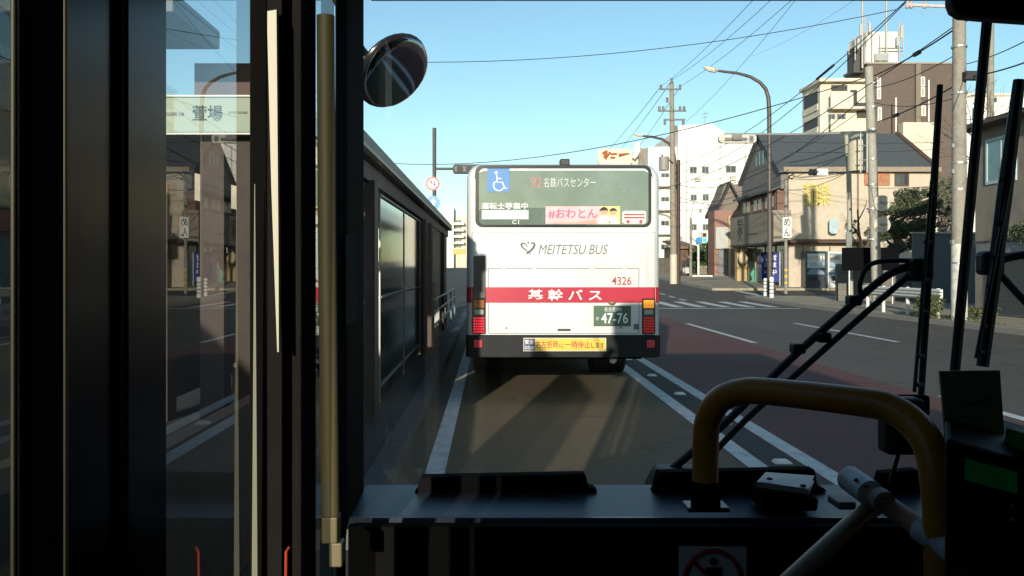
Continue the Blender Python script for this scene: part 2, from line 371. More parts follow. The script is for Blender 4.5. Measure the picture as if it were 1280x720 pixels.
# rear window: black gasket, pane, signs
def frame_ring(outer, inner, y0, y1):
    mb = MB(); n = len(outer); vs = [(x, y0, z) for x, z in outer]+[(x, y0, z) for x, z in inner]+[(x, y1, z) for x, z in outer]+[(x, y1, z) for x, z in inner]
    fs = []
    for k in range(n):
        j = (k+1) % n; fs += [(k, j, n+j, n+k), (2*n+k, 3*n+k, 3*n+j, 2*n+j), (k, 2*n+k, 2*n+j, j), (n+k, n+j, 3*n+j, 3*n+k)]
    return mb.add(vs, fs)
W0 = (bx(594), bx(814), bz(284), bz(206.5))
gasket = obj('rear_window_frame', frame_ring(rrect(*W0, .09), rrect(W0[0]+.045, W0[1]-.035, W0[2]+.03, W0[3]-.04, .07), BY-.012, BY+.012), blackgl, lead)
rear_glass = glass('rear_window_glass', (.66, .72, .66), 1.5, dust_veil=.47, dust_veil_col=(.29, .36, .31), rough=.015)  # grey-green veil puts the pane's reflections and dust into its colour
pane = obj('rear_window', MB().prism(rrect(W0[0]+.02, W0[1]-.02, W0[2]+.02, W0[3]-.02, .08), 'y', BY+.004, BY+.008), rear_glass, lead)
# inside: floor, seats, ceiling lamp visible through the pane
obj('interior_floor', MB().box(BX0+.03, BX1-.03, BY+.3, BY+L-.1, .95, 1.0), dark, lead)
obj('interior_ceiling', MB().box(BX0+.12, BX1-.12, BY+.3, BY+L-.1, 2.72, 2.76), M('cabin_ceiling', (.42, .42, .38), .7), lead)
seatm = M('seat_fabric', (.05, .06, .10), .9, var=.3, scale=25)
for yy in (BY+.75, BY+1.7, BY+2.65):
    for xx in (.0, .48, 1.34, 1.82):
        s_ = MB().box(xx-.21+.02, xx+.21+.02, yy, yy+.10, 1.4, 2.0); s_.box(xx-.19, xx+.23, yy+.10, yy+.5, 1.36, 1.46)
        obj('seat', s_, seatm, lead, bevel=.03)
sideglass = glass('tinted_side_glass', (.32, .36, .34), 1.5, dust_veil=.1)
for x in (BX0+.006, BX1-.006):
    y = BY+.67
    for k in range(7):
        obj('side_window', MB().box(x-.003, x+.003, y, y+1.3, 1.45, 2.5), sideglass, lead); y += 1.42 if k else 1.31
# red band (rear + sides)
z0, z1 = bz(378.5), bz(359)
pr = ring(BY, .10)
mb = MB(); off = .003
prof = [(BX0-off, BY+L-.3), (BX0-off, BY+.17), (BX0+.02-off, BY+.07-off), (BX0+.06, BY+.018-off), (BX0+.10, BY-off), (BX1-.10, BY-off), (BX1-.06, BY+.018-off), (BX1-.02+off, BY+.07-off), (BX1+off, BY+.17), (BX1+off, BY+L-.3)]
for a, b in zip(prof, prof[1:]): mb.quad((a[0], a[1], z0), (b[0], b[1], z0), (b[0], b[1], z1), (a[0], a[1], z1))
band = obj('red_band', mb, busred, lead)
text('lettering', '基 幹 バ ス', bx(706), bz(368.7), bx(752)-bx(660), .145, BY-.006, whiteink, lead, bold=.012)
text('lettering', 'MEITETSU BUS', bx(716.5), bz(311.8), bx(760)-bx(673), bz(305.8)-bz(318), BY-.002, greyink, lead, shear=.28)
text('fleet_number', '4326', bx(777), bz(351), bx(789.5)-bx(765), bz(346)-bz(356.5), BY-.004, redink, lead, bold=.01)
# heart swoosh emblem
hp = [P(x, y, BY-.006) for x, y in ((664, 318), (658, 313), (652, 308), (652.5, 304.5), (656, 304.5), (660, 309))]
hp2 = [P(x, y, BY-.006) for x, y in ((658, 317), (664, 312.5), (668, 307), (667, 303.8), (663.5, 304))]
mb = MB(); mb.tube(smoothcurve(hp, 5), [.004+.008*(1-abs(i/25-.5)*2) for i in range(26)], 6); mb.tube(smoothcurve(hp2, 5), [.004+.010*(1-abs(i/20-.4)) for i in range(21)], 6)
mb.disc(P(660.5, 303.2, BY-.004), (0, 1, 0), .014, .006)
obj('heart_emblem', mb, greyink, lead)
# engine hatch seam
x0, x1, z0, z1 = bx(610), bx(799), bz(417), bz(335)
seamm = M('seam_shadow_gap', (.16, .16, .15), .8)
obj('hatch_seam', frame_ring(rrect(x0, x1, z0, z1, .02, 3), rrect(x0+.008, x1-.008, z0+.008, z1-.008, .015, 3), BY-.0025, BY-.0005), seamm, lead)
for (xa, xb, za, zb) in ((bx(589.5), bx(589.5)+.006, bz(416), bz(291)), (bx(819.5)-.006, bx(819.5), bz(416), bz(291)), (bx(590), bx(819), bz(290.8), bz(290.2))):
    obj('panel_seam', MB().box(xa, xb, BY-.0025, BY-.0005, za, zb), M('panel_gap', (.34, .34, .33), .8), lead)
for px in (630, 668, 740, 780): obj('hatch_hinge', MB().box(bx(px-2.5), bx(px+2.5), BY-.012, BY-.001, bz(336.4), bz(333.8)), buswhite, lead, bevel=.003)
obj('hatch_handle', MB().box(bx(697), bx(713), BY-.02, BY-.001, bz(413.5), bz(411)), black, lead, bevel=.005)
mb = MB(); mb.disc((bx(633), BY-.004, bz(410)), (0, 1, 0), .012, .01); obj('hatch_lock', mb, greyink, lead)
mb = MB(); mb.disc((bx(776), BY-.004, bz(409.5)), (0, 1, 0), .012, .01); obj('hatch_lock', mb, greyink, lead)
obj('sticker', MB().box(bx(792), bx(799), BY-.004, BY-.003, bz(412), bz(405)), greyink, lead)
mb = MB(); mb.ell((bx(765), BY-.01, bz(378.5)), .05, .03, .03); obj('plate_lamp', mb, M('plate_lamp_cover', (.25, .12, .08), .4), lead, smooth=True)
# exhaust grille + lamps
obj('vent_grille', MB().box(bx(592), bx(607), BY-.014, BY-.001, bz(373), bz(320)), M('grille_grey', (.02, .02, .02), .4, var=.3, scale=60), lead, bevel=.01)
amber_off = M('amber_lens', (.28, .08, .02), .2, var=.1, scale=40)
amber_on = M('amber_lens_lit', (.75, .25, .02), .2, emit=(1, .35, .03), es=.5)
rev = M('reversing_lens', (.35, .34, .30), .15)
redled = M('red_led', (.55, .01, .02), .25, emit=(1, .02, .05), es=.8)
redled2 = M('red_led_dim', (.5, .01, .02), .25, emit=(1, .02, .05), es=.15)
redlens = M('red_lens', (.10, .006, .010), .2)
for (xa, xb, lit) in ((591, 606.5, 0), (803, 818, 1)):
    hz = MB().box(bx(xa-.6), bx(xb+.6), BY-.018, BY-.001, bz(417.5), bz(373))
    house = obj('tail_lamp_housing', hz, blackgl, lead, bevel=.006)
    mb = MB().box(bx(xa+1), bx(xb-1), BY-.030, BY-.019, bz(385), bz(375)); obj('indicator_lamp', mb, amber_on if lit else amber_off, house, bevel=.006)
    mb = MB().box(bx(xa+2), bx(xb-2), BY-.028, BY-.019, bz(393), bz(387)); obj('reversing_lamp', mb, rev, house, bevel=.006)
    mb = MB().box(bx(xa+.6), bx(xb-.6), BY-.026, BY-.019, bz(416.5), bz(396)); rl = obj('brake_lamp', mb, redlens, house, bevel=.004)
    mb = MB()
    for i in range(5):
        for j in range(6):
            px = xa+2+(xb-xa-4)*i/4; py = 397.8+17*j/5
            mb.ell((bx(px), BY-.026, bz(py)), .0125, .006, .0125, None, 8, 6)
    obj('lamp_dot', mb, redled2 if lit else redled, house, smooth=True)
# bumper
mb = MB(); pts = [(BX0-.01, BY+.45), (BX0-.01, BY+.12), (BX0+.05, BY+.02), (BX0+.14, BY-.045), (BX1-.14, BY-.045), (BX1-.05, BY+.02), (BX1+.01, BY+.12), (BX1+.01, BY+.45)]
mb.prism(pts, 'z', bz(447), bz(418.5))
bump = obj('bumper', mb, M('bumper_black', (.008, .009, .011), .5, var=.25, spec=.2, scale=4), lead, bevel=.015)
for px in (597.5, 812.5): obj('reflector', MB().box(bx(px-5), bx(px+5), BY-.058, BY-.045, bz(434), bz(424.5)), M('red_reflector', (.6, .02, .05), .3, var=.15, scale=50), lead, bevel=.004)
pl = obj('warning_plate', MB().box(bx(654), bx(757), BY-.060, BY-.046, bz(438.5), bz(421.8)), M('plate_border', (.5, .47, .38), .5), lead)
obj('yellow_panel', MB().box(bx(669), bx(756), BY-.0625, BY-.060, bz(437.5), bz(423)), M('warning_yellow', (.66, .46, .04), .5, var=.15, scale=3), pl)
obj('blue_panel', MB().box(bx(655), bx(668.3), BY-.0625, BY-.060, bz(437.5), bz(423)), M('warning_navy', (.06, .07, .14), .5), pl)
text('lettering', '右左折時', bx(683.5), bz(430.2), bx(698)-bx(670), .098, BY-.0635, redink, pl, bold=.008)
text('lettering', 'に', bx(701.5), bz(431.5), .055, .055, BY-.0635, blackink, pl, bold=.008)
text('lettering', '一時停止', bx(721.5), bz(430.2), bx(737.5)-bx(706), .092, BY-.0635, redink, pl, bold=.008)
text('lettering', 'します', bx(746.5), bz(431.2), bx(754.5)-bx(738.5), .068, BY-.0635, blackink, pl, bold=.006)
text('lettering', '安全', bx(661.5), bz(426.8), .115, .058, BY-.0635, whiteink, pl, bold=.01)
text('lettering', 'のため', bx(661.5), bz(434), .115, .045, BY-.0635, whiteink, pl, bold=.01)
# number plate
npl = obj('number_plate', MB().box(bx(742), bx(788.5), BY-.018, BY-.002, bz(407.5), bz(382)), M('plate_green', (.045, .10, .055), .45, var=.06), lead, bevel=.006)
text('lettering', '名古屋200', bx(766), bz(386.6), .22, .055, BY-.0195, whiteink, npl)
text('lettering', '47-76', bx(768), bz(397.6), .34, .135, BY-.0195, whiteink, npl, bold=.012)
text('lettering', 'か', bx(746.7), bz(398), .04, .045, BY-.0195, whiteink, npl)
# rear camera nub, chassis, wheels
obj('rear_camera', MB().box(bx(700.5), bx(712.5), BY+.03, BY+.20, BZ1-.03, BZ1+.055), black, lead, bevel=.012)
obj('chassis', MB().box(BX0+.15, BX1-.15, BY+.6, BY+L-.4, .46, .66), M('chassis_black', (.004, .004, .004), .9, spec=.05), lead)  # near-black matt underside
obj('exhaust_pipe', MB().tube([(bx(768), BY+.6, .52), (bx(768), BY+.12, .5)], .05), dark, lead)
for x0, x1 in ((BX0+.03, BX0+.57), (BX1-.57, BX1-.03)):
    for y in (BY+3.1, BY+8.4):
        mb = MB().tube([(x0, y, .48), (x1 if y < BY+5 else x0+.28, y, .48)], .48, 28); wl = obj('wheel', mb, black, lead, bevel=.03)
        obj('wheel_rim', MB().tube([(x0-.006 if x0 < 1 else x1-.04, y, .48), (x0+.04 if x0 < 1 else x1+.006, y, .48)], .27, 24), steel, wl)
# stickers and display on / behind the pane
dsp = M('led_board', (.045, .055, .05), .5)
obj('destination_display', MB().box(bx(660), bx(750), BY+.05, BY+.09, bz(238), bz(219)), dsp, lead)
ledr = M('led_red_dots', (.28, .10, .09), .5, emit=(1, .25, .2), es=.25); ledw = M('led_white_dots', (.40, .42, .40), .5, emit=(1, .95, .85), es=.18)
text('route_number', '92', bx(670.5), bz(228), bx(677)-bx(664), .135, BY+.002, ledr, lead)
text('destination_lettering', '名鉄バスセンター', bx(712), bz(228), bx(745)-bx(680), .125, BY+.002, ledw, lead)
st = obj('wheelchair_sticker', MB().box(bx(609), bx(637), BY-.001, BY+.0015, bz(240), bz(210.5)), M('sticker_blue', (.05, .19, .46), .5, var=.06), lead)
mb = MB(); c = P(623.5, 232, BY-.003)
arc = [c+Vector((math.cos(R(a))*.066, 0, math.sin(R(a))*.066)) for a in range(130, 345, 12)]
mb.tube(arc, .010, 6); mb.tube([P(621, 219, BY-.003), P(621.5, 228, BY-.003), P(628, 228, BY-.003), P(631.5, 236, BY-.003), P(634, 235, BY-.003)], .011, 6); mb.tube([P(621.5, 223, BY-.003), P(627, 223.5, BY-.003)], .009, 6)
mb.disc(P(620.3, 216, BY-.003), (0, 1, 0), .019, .004); obj('wheelchair_emblem', mb, whiteink, st)
stk2 = obj('sticker', MB().box(bx(602), bx(661), BY-.0005, BY+.0015, bz(274.3), bz(262.3)), M('recruit_sticker_tint', (.36, .42, .46), .5, var=.1, scale=26), lead)
mb = MB(); rg = random.Random(2)
for py in (264.4, 267, 269.6, 272.2):
    px = 603.5
    while px < 659:
        w_ = rg.uniform(1.2, 4); mb.box(bx(px), bx(min(px+w_, 660)), BY-.002, BY-.0006, bz(py+.75), bz(py-.75)); px += w_+rg.uniform(.4, .9)
obj('sticker_line', mb, whiteink, stk2)
text('lettering', '運転士募集中', bx(631), bz(257.5), bx(660)-bx(602), .085, BY, whiteink, lead, bold=.01)
text('lettering', 'C1', bx(644.5), bz(277.6), .085, .05, BY-.002, whiteink, lead)
pk = obj('pink_sticker', MB().box(bx(682), bx(750), BY-.001, BY+.0015, bz(280), bz(258)), M('sticker_pink', (.72, .40, .43), .5, var=.12, scale=6), lead)
text('lettering', '#おわとん', bx(716), bz(267), bx(747)-bx(686), .125, BY-.003, M('magenta_ink', (.48, .03, .12), .5), pk, bold=.008)
mb = MB(); mb.prism([(bx(a), bz(b)) for a, b in ((683, 279.6), (700, 278), (722, 277.5), (744, 274), (746, 279.8))], 'y', BY-.003, BY-.0015); obj('arm_print', mb, M('print_skin', (.62, .34, .25), .6), pk)
ph = obj('photo_sticker', MB().box(bx(750.1), bx(775), BY-.001, BY+.0015, bz(280), bz(258)), M('sticker_yellow', (.74, .68, .20), .5, var=.2, scale=8), lead)
hairm = M('print_hair', (.03, .025, .02), .7); skinp = M('print_face', (.62, .36, .25), .6)
for (px, py, s) in ((755, 264.5, 1.15), (766.5, 265, 1.0)):
    pf = obj('printed_person', MB().prism([(bx(px+a*s), bz(py+b)) for a, b in ((-6, 14.6), (-5, 7.5), (-1.5, 5), (1.5, 5), (5, 7.5), (6.5, 14.6))], 'y', BY-.0025, BY-.0012), whiteink, ph)
    mb = MB(); mb.tube([(bx(px), BY-.0028, bz(py)), (bx(px), BY-.0015, bz(py))], .046*s, 18); obj('face', mb, skinp, pf)
    mb = MB(); mb.prism([(bx(px)+.05*s*math.cos(R(a)), bz(py)+.052*s*math.sin(R(a))) for a in range(0, 181, 15)][0:13]+[(bx(px)-.03*s, bz(py)+.012), (bx(px)+.03*s, bz(py)+.016)], 'y', BY-.0036, BY-.003); obj('hair', mb, hairm, pf)
bsx = obj('bus_sticker', MB().prism(rrect(bx(778), bx(807.5), bz(279.5), bz(263.5), .03, 3), 'y', BY-.001, BY+.0015), M('sticker_white_pink', (.74, .62, .58), .5), lead)
for (a, b) in ((267.3, 269.2), (271, 273)): obj('sticker_stripe', MB().box(bx(780), bx(806), BY-.0025, BY-.0012, bz(b), bz(a)), redink, bsx)
for px in (785, 801): obj('sticker_wheel', MB().tube([(bx(px), BY-.0028, bz(277)), (bx(px), BY-.0015, bz(277))], .022, 14), redink, bsx)

# ------------------------------------------------------------------ our own bus
cabin = thing('city_bus', (.93, -3, 0), 'dark front of the bus we ride in, with folding door, yellow handrails, dashboard and wipers', 'bus')
cdark = M('cabin_black', (.007, .007, .008), .85, spec=.03, var=.2, scale=12)
cgrey = M('cabin_grey', (.05, .05, .055), .7, var=.15, scale=9)
dashm = M('dashboard_vinyl', (.030, .040, .062), .40, var=.12, scale=90, bump=.04)
frm = M('door_frame_black', (.010, .009, .008), .8, var=.2, spec=.05)
brz = M('bronze_edge', (.10, .08, .045), .4, .4, var=.15)
yrail = M('yellow_rail', (.70, .26, .035), .38, var=.10, scale=14, dirt=(.50, .17, .028), dscale=8)
crm = M('cream_sun_strip', (.36, .34, .24), .5, var=.05)
CX0, CX1, WY, RB = -.335, 2.195, 2.15, -8.2
obj('floor', MB().box(CX0, CX1, RB, 2.2, .55, .62), cdark, cabin)
obj('roof', MB().prism(rrect(CX0, CX1, 2.42, 3.05, .2, 4), 'y', RB, 2.35), M('cabin_roof', (.06, .06, .06), .8), cabin)
obj('rear_wall', MB().box(CX0, CX1, RB-.05, RB, .5, 2.6), cgrey, cabin)
obj('side_wall', MB().box(CX1-.033, CX1-.003, RB, 2.12, .5, 2.8), cgrey, cabin)
obj('side_wall', MB().box(CX0+.003, CX0+.033, RB, .40, .5, 2.8), cgrey, cabin)
obj('door_header', MB().box(CX0+.003, CX0+.033, .403, 2.12, 2.45, 2.8), cdark, cabin)
obj('front_panel', MB().prism(rrect(CX0, CX1, .35, 1.04, .08, 3), 'y', 2.17, 2.32), buswhite, cabin)
obj('windscreen_header', MB().box(CX0+.03, CX1-.03, 2.12, 2.24, 2.36, 2.6), cdark, cabin)
# dashboard: top slopes to the passengers, face falls to the floor
zf, zn = PZ(606, WY), PZ(649, 1.86)
mb = MB(); prof = [(WY, zf), (1.92, PZ(645.5, 1.92)), (1.87, zn), (1.855, zn-.02), (1.845, zn-.06), (1.84, .62), (WY, .62)]
mb.prism([(a, b) for a, b in prof], 'x', CX0+.03, CX1-.03)
dash = obj('dashboard', mb, dashm, cabin)
obj('dashboard_fascia', MB().box(CX0+.04, CX1-.04, 1.815, 1.838, .64, zn-.003), M('fascia_matt', (.006, .006, .006), .9, spec=.03), cabin)
# raised seals along the foot of the glass
for (pa, pb, t0) in ((527, 735, 591), (822, 1020, 585), (1100, 1150, 586)):
    y = 2.10; mb = MB()
    mb.prism([(PX(pa-12, y), PZ(617, y)), (PX(pb+12, y), PZ(613, y)), (PX(pb+8, y), PZ(609, y)), (PX(pb, y), PZ(607, y)), (PX(pb-4, y), PZ(t0, y)), (PX(pa, y), PZ(t0+4, y)), (PX(pa-6, y), PZ(612, y))], 'y', 2.085, 2.125)
    obj('windscreen_seal', mb, cdark, cabin, bevel=.004)
ws = glass('windscreen_glass', (.97, .985, .98), 1.45, dust_veil=.012, dust_veil_col=(.4, .4, .4), refl=.5)
divx0, divx1 = PX(1195, 2.2), PX(1239, 2.2)
obj('windscreen', MB().quad((CX0+.02, 2.15, 1.10), (PX(1190, 2.15), 2.17, 1.10), (PX(1240, 2.15), 2.17, 2.40), (CX0+.02, 2.15, 2.40)), ws, cabin)
obj('windscreen', MB().quad((PX(1192, 2.15), 2.17, 1.10), (CX1-.02, 2.10, 1.10), (CX1-.02, 2.10, 2.40), (PX(1242, 2.15), 2.17, 2.40)), ws, cabin)
mb = MB(); a0, a1 = P(1193, 470, 2.19), P(1237, -10, 2.19); a0 = a0+(a0-a1)*.3; mb.tube([a0, a1], .0125, 8); obj('windscreen_divider', mb, black, cabin)
# ---- corner pillar, door frames; measured along the door plane
XD = -.30
def dy(px, x=XD): return x*F/(px-VX)
def post(pa, pb, m, name='door_frame', z0=.6, z1=2.44, X0=-.302, dep=.006):
    Y = -X0*F/(VX-pa)
    return obj(name, MB().box(X0, -(VX-pb)/F*Y, Y, Y+dep, z0, z1), m, cabin, bevel=.0015)
# deep corner pillar: its visible face spans from x=-.30 back to the glass
obj('corner_pillar', MB().prism([(-.335, dy(419, -.335)), (PX(421, 1.80), 1.80), (PX(434, 1.86), 1.86), (PX(455, 2.12), 2.12), (-.335, 2.14)], 'z', .6, 2.45), cdark, cabin, bevel=.006)
obj('pillar_strip', MB().quad(P(432, 293, 1.835), P(446, 291, 1.99), P(446, 402, 1.99), P(432, 407, 1.835)), M('blue_grey_strip', (.022, .034, .038), .9, var=.1, spec=.05), cabin)  # narrow blue-grey strip on the pillar
post(21, 75, frm)
post(12, 21, brz, 'frame_edge_and_sun_strip', dep=.002)
post(75, 82, brz, 'frame_edge_and_sun_strip', dep=.002)
dglass = M('dark_door_panel', (.008, .009, .011), .2, var=.3, scale=5, spec=.12)
obj('dark_panel', MB().box(-.305, -.297, dy(80), dy(140), .6, 2.45), dglass, cabin)
post(135, 151, frm)
obj('dark_panel', MB().box(-.302, -.293, dy(150), dy(198), .6, 2.45), dglass, cabin)
post(196, 201, frm)
dg2 = glass('rear_leaf_glass', (.50, .50, .46), 1.5)
dg = glass('door_glass', (.70, .75, .73), 1.5)
door = obj('door', MB().quad((-.300, dy(199), .62), (-.300, dy(320), .62), (-.300, dy(320), 2.45), (-.300, dy(199), 2.45)), dg, cabin)
obj('door', MB().quad((-.330, .40, .62), (-.330, dy(20, -.33), .62), (-.330, dy(20, -.33), 2.45), (-.330, .40, 2.45)), dg, cabin)
obj('door', MB().quad((-.332, dy(350, -.33), .62), (-.332, dy(419, -.33), .62), (-.332, dy(419, -.33), 2.45), (-.332, dy(350, -.33), 2.45)), dg2, cabin)
post(312, 333, frm)
post(349, 394, frm)
obj('frame_edge_and_sun_strip', MB().quad((PX(318, 1.075), 1.075, PZ(230, 1.075)), (PX(318.8, 1.075), 1.075, PZ(230, 1.075)), (PX(322, 1.075), 1.075, PZ(760, 1.075)), (PX(314.5, 1.075), 1.075, PZ(760, 1.075))), crm, cabin)  # sliver cut to the shape of a patch of sunlight
ye = 1.2
mb = MB(); mb.prism([(PX(333.5, ye), PZ(14, ye)), (PX(345.5, ye), PZ(12, ye)), (PX(348, ye), PZ(300, ye)), (PX(348.5, ye), PZ(440, ye)), (PX(346.5, ye), PZ(440, ye)), (PX(339, ye), PZ(230, ye))], 'y', ye, ye+.012)
obj('frame_edge_and_sun_strip', mb, crm, cabin)  # cream strip tapered like the sun patch on the panel edge
obj('door_frame', MB().box(PX(325, 1.22), PX(352, 1.22), 1.22, 1.25, .6, 2.45), frm, cabin)
obj('glowing_wire', MB().tube([P(357, 735, 1.06), P(357.5, 690, 1.06), P(361, 684, 1.06)], .0016, 6), M('red_wire', (.5, .06, .03), .5, emit=(1, .12, .05), es=.25), cabin)  # thin red wire, no lamp; a faint glow is put into it
# upright handrail by the door
yr = 1.60
pr_ = obj('handrail', MB().tube([P(407, 20, yr), P(408.5, 300, yr), P(413, 648, yr)], .0165, 16), M('olive_yellow_rail', (.085, .074, .034), .6, var=.06), cabin, smooth=True)
obj('rail_clamp', MB().box(PX(404, yr), PX(424, yr), yr-.02, yr+.02, PZ(676, yr), PZ(643, yr)), M('olive_clamp', (.11, .09, .035), .5), pr_, bevel=.003)
obj('rail_clamp', MB().box(PX(413, yr), PX(429, yr), yr-.015, yr+.02, PZ(706, yr), PZ(676, yr)), M('olive_clamp_pale', (.14, .12, .06), .5), pr_, bevel=.003)
# yellow arch on the dash
pts = [P(882, 632, 1.80), P(882, 560, 1.80), P(885, 525, 1.79), P(900, 500, 1.77), P(925, 490, 1.74), P(960, 489.5, 1.70), (P(1080, 503, 1.56)), P(1118, 513, 1.52), P(1145, 533, 1.48), P(1163, 562, 1.45), P(1172, 610, 1.43), P(1176, 680, 1.42), P(1177, 760, 1.41)]
arch = obj('handrail', MB().tube(smoothcurve(pts, 6), .0262, 18), yrail, cabin, smooth=True)
obj('rail_collar', MB().tube([P(882, 634, 1.80), P(882, 601, 1.80)], .030, 18), cdark, arch, smooth=True)
obj('rail_foot', MB().box(PX(856, 1.82), PX(908, 1.82), 1.79, 1.85, PZ(636, 1.82), PZ(630, 1.82)), M('foot_plate', (.10, .12, .13), .4, .5), arch, bevel=.003)
# diagonal tube with clamps, beige pole
silver = M('clamp_silver', (.62, .66, .68), .4, .0, var=.25, scale=60)
pinkt = M('worn_orange_tube', (.46, .22, .13), .5, var=.15, scale=20)
q = lambda x, y, Y: P(x, y, Y)
dtube = obj('handrail', MB().tube([q(1068, 602, 1.62), q(1172, 676, 1.42), q(1225, 712, 1.34)], .0175, 16), pinkt, cabin, smooth=True)
obj('rail_clamp', MB().tube([q(1062, 598, 1.64), q(1088, 617, 1.56)], .024, 16), silver, dtube, smooth=True)
obj('rail_clamp', MB().tube([q(1098, 622, 1.53), q(1106, 628, 1.51)], .0195, 16), M('clamp_band', (.3, .27, .25), .5), dtube, smooth=True)
obj('rail_clamp', MB().tube([q(1150, 661, 1.455), q(1195, 692, 1.385)], .0215, 16), silver, dtube, smooth=True)
for k, (x, y, Y) in enumerate(((1070, 600, 1.575), (1082, 608, 1.54), (1103, 622, 1.49), (1157, 672, 1.425), (1158, 684, 1.42))):
    obj('clamp_hole', MB().ell(q(x, y, Y), .0045, .003, .0035, None, 10, 8), black, dtube, smooth=True)
obj('rail_foot', MB().box(PX(1046, 1.7), PX(1068, 1.7), 1.69, 1.75, PZ(636, 1.7), PZ(626, 1.7)), M('foot_dark', (.12, .13, .14), .5), dtube, bevel=.003)
obj('handrail', MB().tube([q(1094, 632, 1.58), q(1060, 660, 1.50), q(985, 730, 1.36), q(940, 772, 1.28)], .0165, 16), M('beige_yellow_rail', (.22, .135, .035), .45, var=.06), cabin, smooth=True)
# no entry sticker on the fascia
ys = 1.80
stk = obj('warning_sticker', MB().box(PX(850, ys), PX(933, ys), ys, ys+.012, PZ(765, ys), PZ(685, ys)), M('sticker_grey', (.7, .72, .7), .6), cabin)
mb = MB(); c = P(891, 726, ys-.001); mb.tube([c+Vector((.058*math.cos(R(a)), 0, .062*math.sin(R(a)))) for a in range(0, 361, 12)], .0052, 6, False)
mb.tube([c+Vector((-.042, 0, .042)), c+Vector((.042, 0, -.042))], .005, 6); obj('ban_ring', mb, M('ban_red', (.5, .02, .03), .5), stk)
mb = MB(); mb.disc(P(892, 702, ys-.001), (0, 1, 0), .0085, .003); mb.box(PX(882, ys), PX(902, ys), ys-.002, ys-.0005, PZ(745, ys), PZ(709, ys)); obj('person_symbol', mb, blackink, stk)
# rear view mirror inside, top corner
mb = MB(); mb.prism([(PX(a, 1.9), PZ(b, 1.9)) for a, b in ((1192, -60), (1191, 2), (1195, 13), (1206, 20), (1240, 23), (1300, 27), (1420, 30), (1420, -60))], 'y', 1.9, 1.94)
obj('inside_mirror', mb, black, cabin, bevel=.008)
# wipers outside the glass: upright blade on a hinge block carried by two parallel arms
def wiper(btop, bbot, hub, arms, bw, stays):
    wp = obj('wiper_blade', MB().tube([P(*btop, 2.27), P((btop[0]*.6+bbot[0]*.4), btop[1]*.6+bbot[1]*.4, 2.27), P(*bbot, 2.27)], [bw*.75, bw, bw*.8], 8), black, cabin)
    mb = MB(); mb.tube([P(btop[0]-10, btop[1]+120, 2.25), P(bbot[0]-8, bbot[1]-10, 2.25)], .005, 6)
    for t in (.35, .5, .62, .72, .86, .95):
        p = P(btop[0]+(bbot[0]-btop[0])*t, btop[1]+(bbot[1]-btop[1])*t, 2.26); mb.tube([p, p+Vector((-.018, -.01, 0))], .006, 6)
    obj('blade_bracket', mb, black, wp)
    obj('wiper_hub', MB().box(PX(hub[0]-16, 2.3), PX(hub[0]+12, 2.3), 2.27, 2.32, PZ(hub[1]+16, 2.3), PZ(hub[1]-14, 2.3)), black, wp, bevel=.012)
    for a in arms: obj('wiper_arm', MB().tube(smoothcurve([P(x, y, 2.30) for x, y in a[0]], 4), a[1], 8), black, wp, smooth=True)
    return wp
wl_ = wiper((1175, 106), (1151, 500), (1150, 336), (
    ([(1142, 331), (1108, 345), (1060, 385), (985, 452), (900, 535), (836, 590)], .0105),
    ([(1143, 339), (1098, 377), (1010, 455), (930, 527), (868, 592)], .0085),
    ([(1140, 326), (1108, 326), (1086, 332), (1076, 350), (1075, 366)], .0065)), .0105, None)
for (x, y) in ((998, 435), (1030, 421), (1068, 375)): obj('arm_joint', MB().box(PX(x-9, 2.3), PX(x+7, 2.3), 2.28, 2.32, PZ(y+7, 2.3), PZ(y-6, 2.3)), black, wl_, bevel=.006)
obj('wiper_base', MB().prism([(PX(a, 2.28), PZ(b, 2.28)) for a, b in ((808, 612), (822, 585), (900, 586), (930, 612))], 'y', 2.2, 2.34), black, wl_, bevel=.01)
wiper((1274, 100), (1228, 458), (1238, 328), (
    ([(1240, 328), (1290, 318), (1380, 330)], .011), ([(1240, 332), (1270, 365), (1330, 430), (1420, 540)], .010)), .0195, None)
# outside round mirror on its arm
mc = P(490, 87, 2.75); nrm = Vector((.60, -.50, -.60)).normalized()
zq = nrm.to_track_quat('Z', 'Y').to_matrix()
mb = MB(); mb.ell(mc+Vector((0, .02, 0)), .130, .130, .034, zq, 28, 14)
mir = obj('outside_mirror', mb, blackgl, cabin, smooth=True)
mb = MB(); mb.ell(mc+nrm*.022, .121, .121, .018, zq, 28, 14); obj('mirror_glass', mb, M('mirror_silver', (.45, .45, .47), .06, 1.0, var=.08), mir, smooth=True)
obj('mirror_arm', MB().tube(smoothcurve([P(405, -30, 2.6), P(440, 40, 2.65), P(458, 68, 2.72), P(480, 88, 2.80)], 5), .011, 8), black, mir, smooth=True)
# ------------------------------------------------------------------ loose things in the bus
t = thing('toll_card_reader', P(981, 628, 1.98), 'small black box with a pale glossy top sitting on the blue dashboard', 'device')
Y0 = 1.96
mb = MB(); mb.prism([(PX(946, Y0), PZ(632, Y0)), (PX(1012, Y0), PZ(632, Y0)), (PX(1014, Y0), PZ(617, Y0)), (PX(947, Y0), PZ(609, Y0))], 'y', Y0-.05, Y0+.05); obj('casing', mb, cdark, t, bevel=.006)
mb = MB(); mb.add([P(946, 602, Y0-.052), P(1011, 611, Y0-.052), P(1018, 594.5, Y0+.06), P(957, 590, Y0+.06)], [(0, 1, 2, 3)])
mb.add([v+Vector((0, 0, -.012)) for v in mb.v[:4]], [(3, 2, 1, 0)]); mb.add([mb.v[i] for i in (0, 1, 5, 4)], [(0, 1, 2, 3)])
obj('lid', mb, M('pale_lid', (.5, .6, .6), .4, var=.08), t)
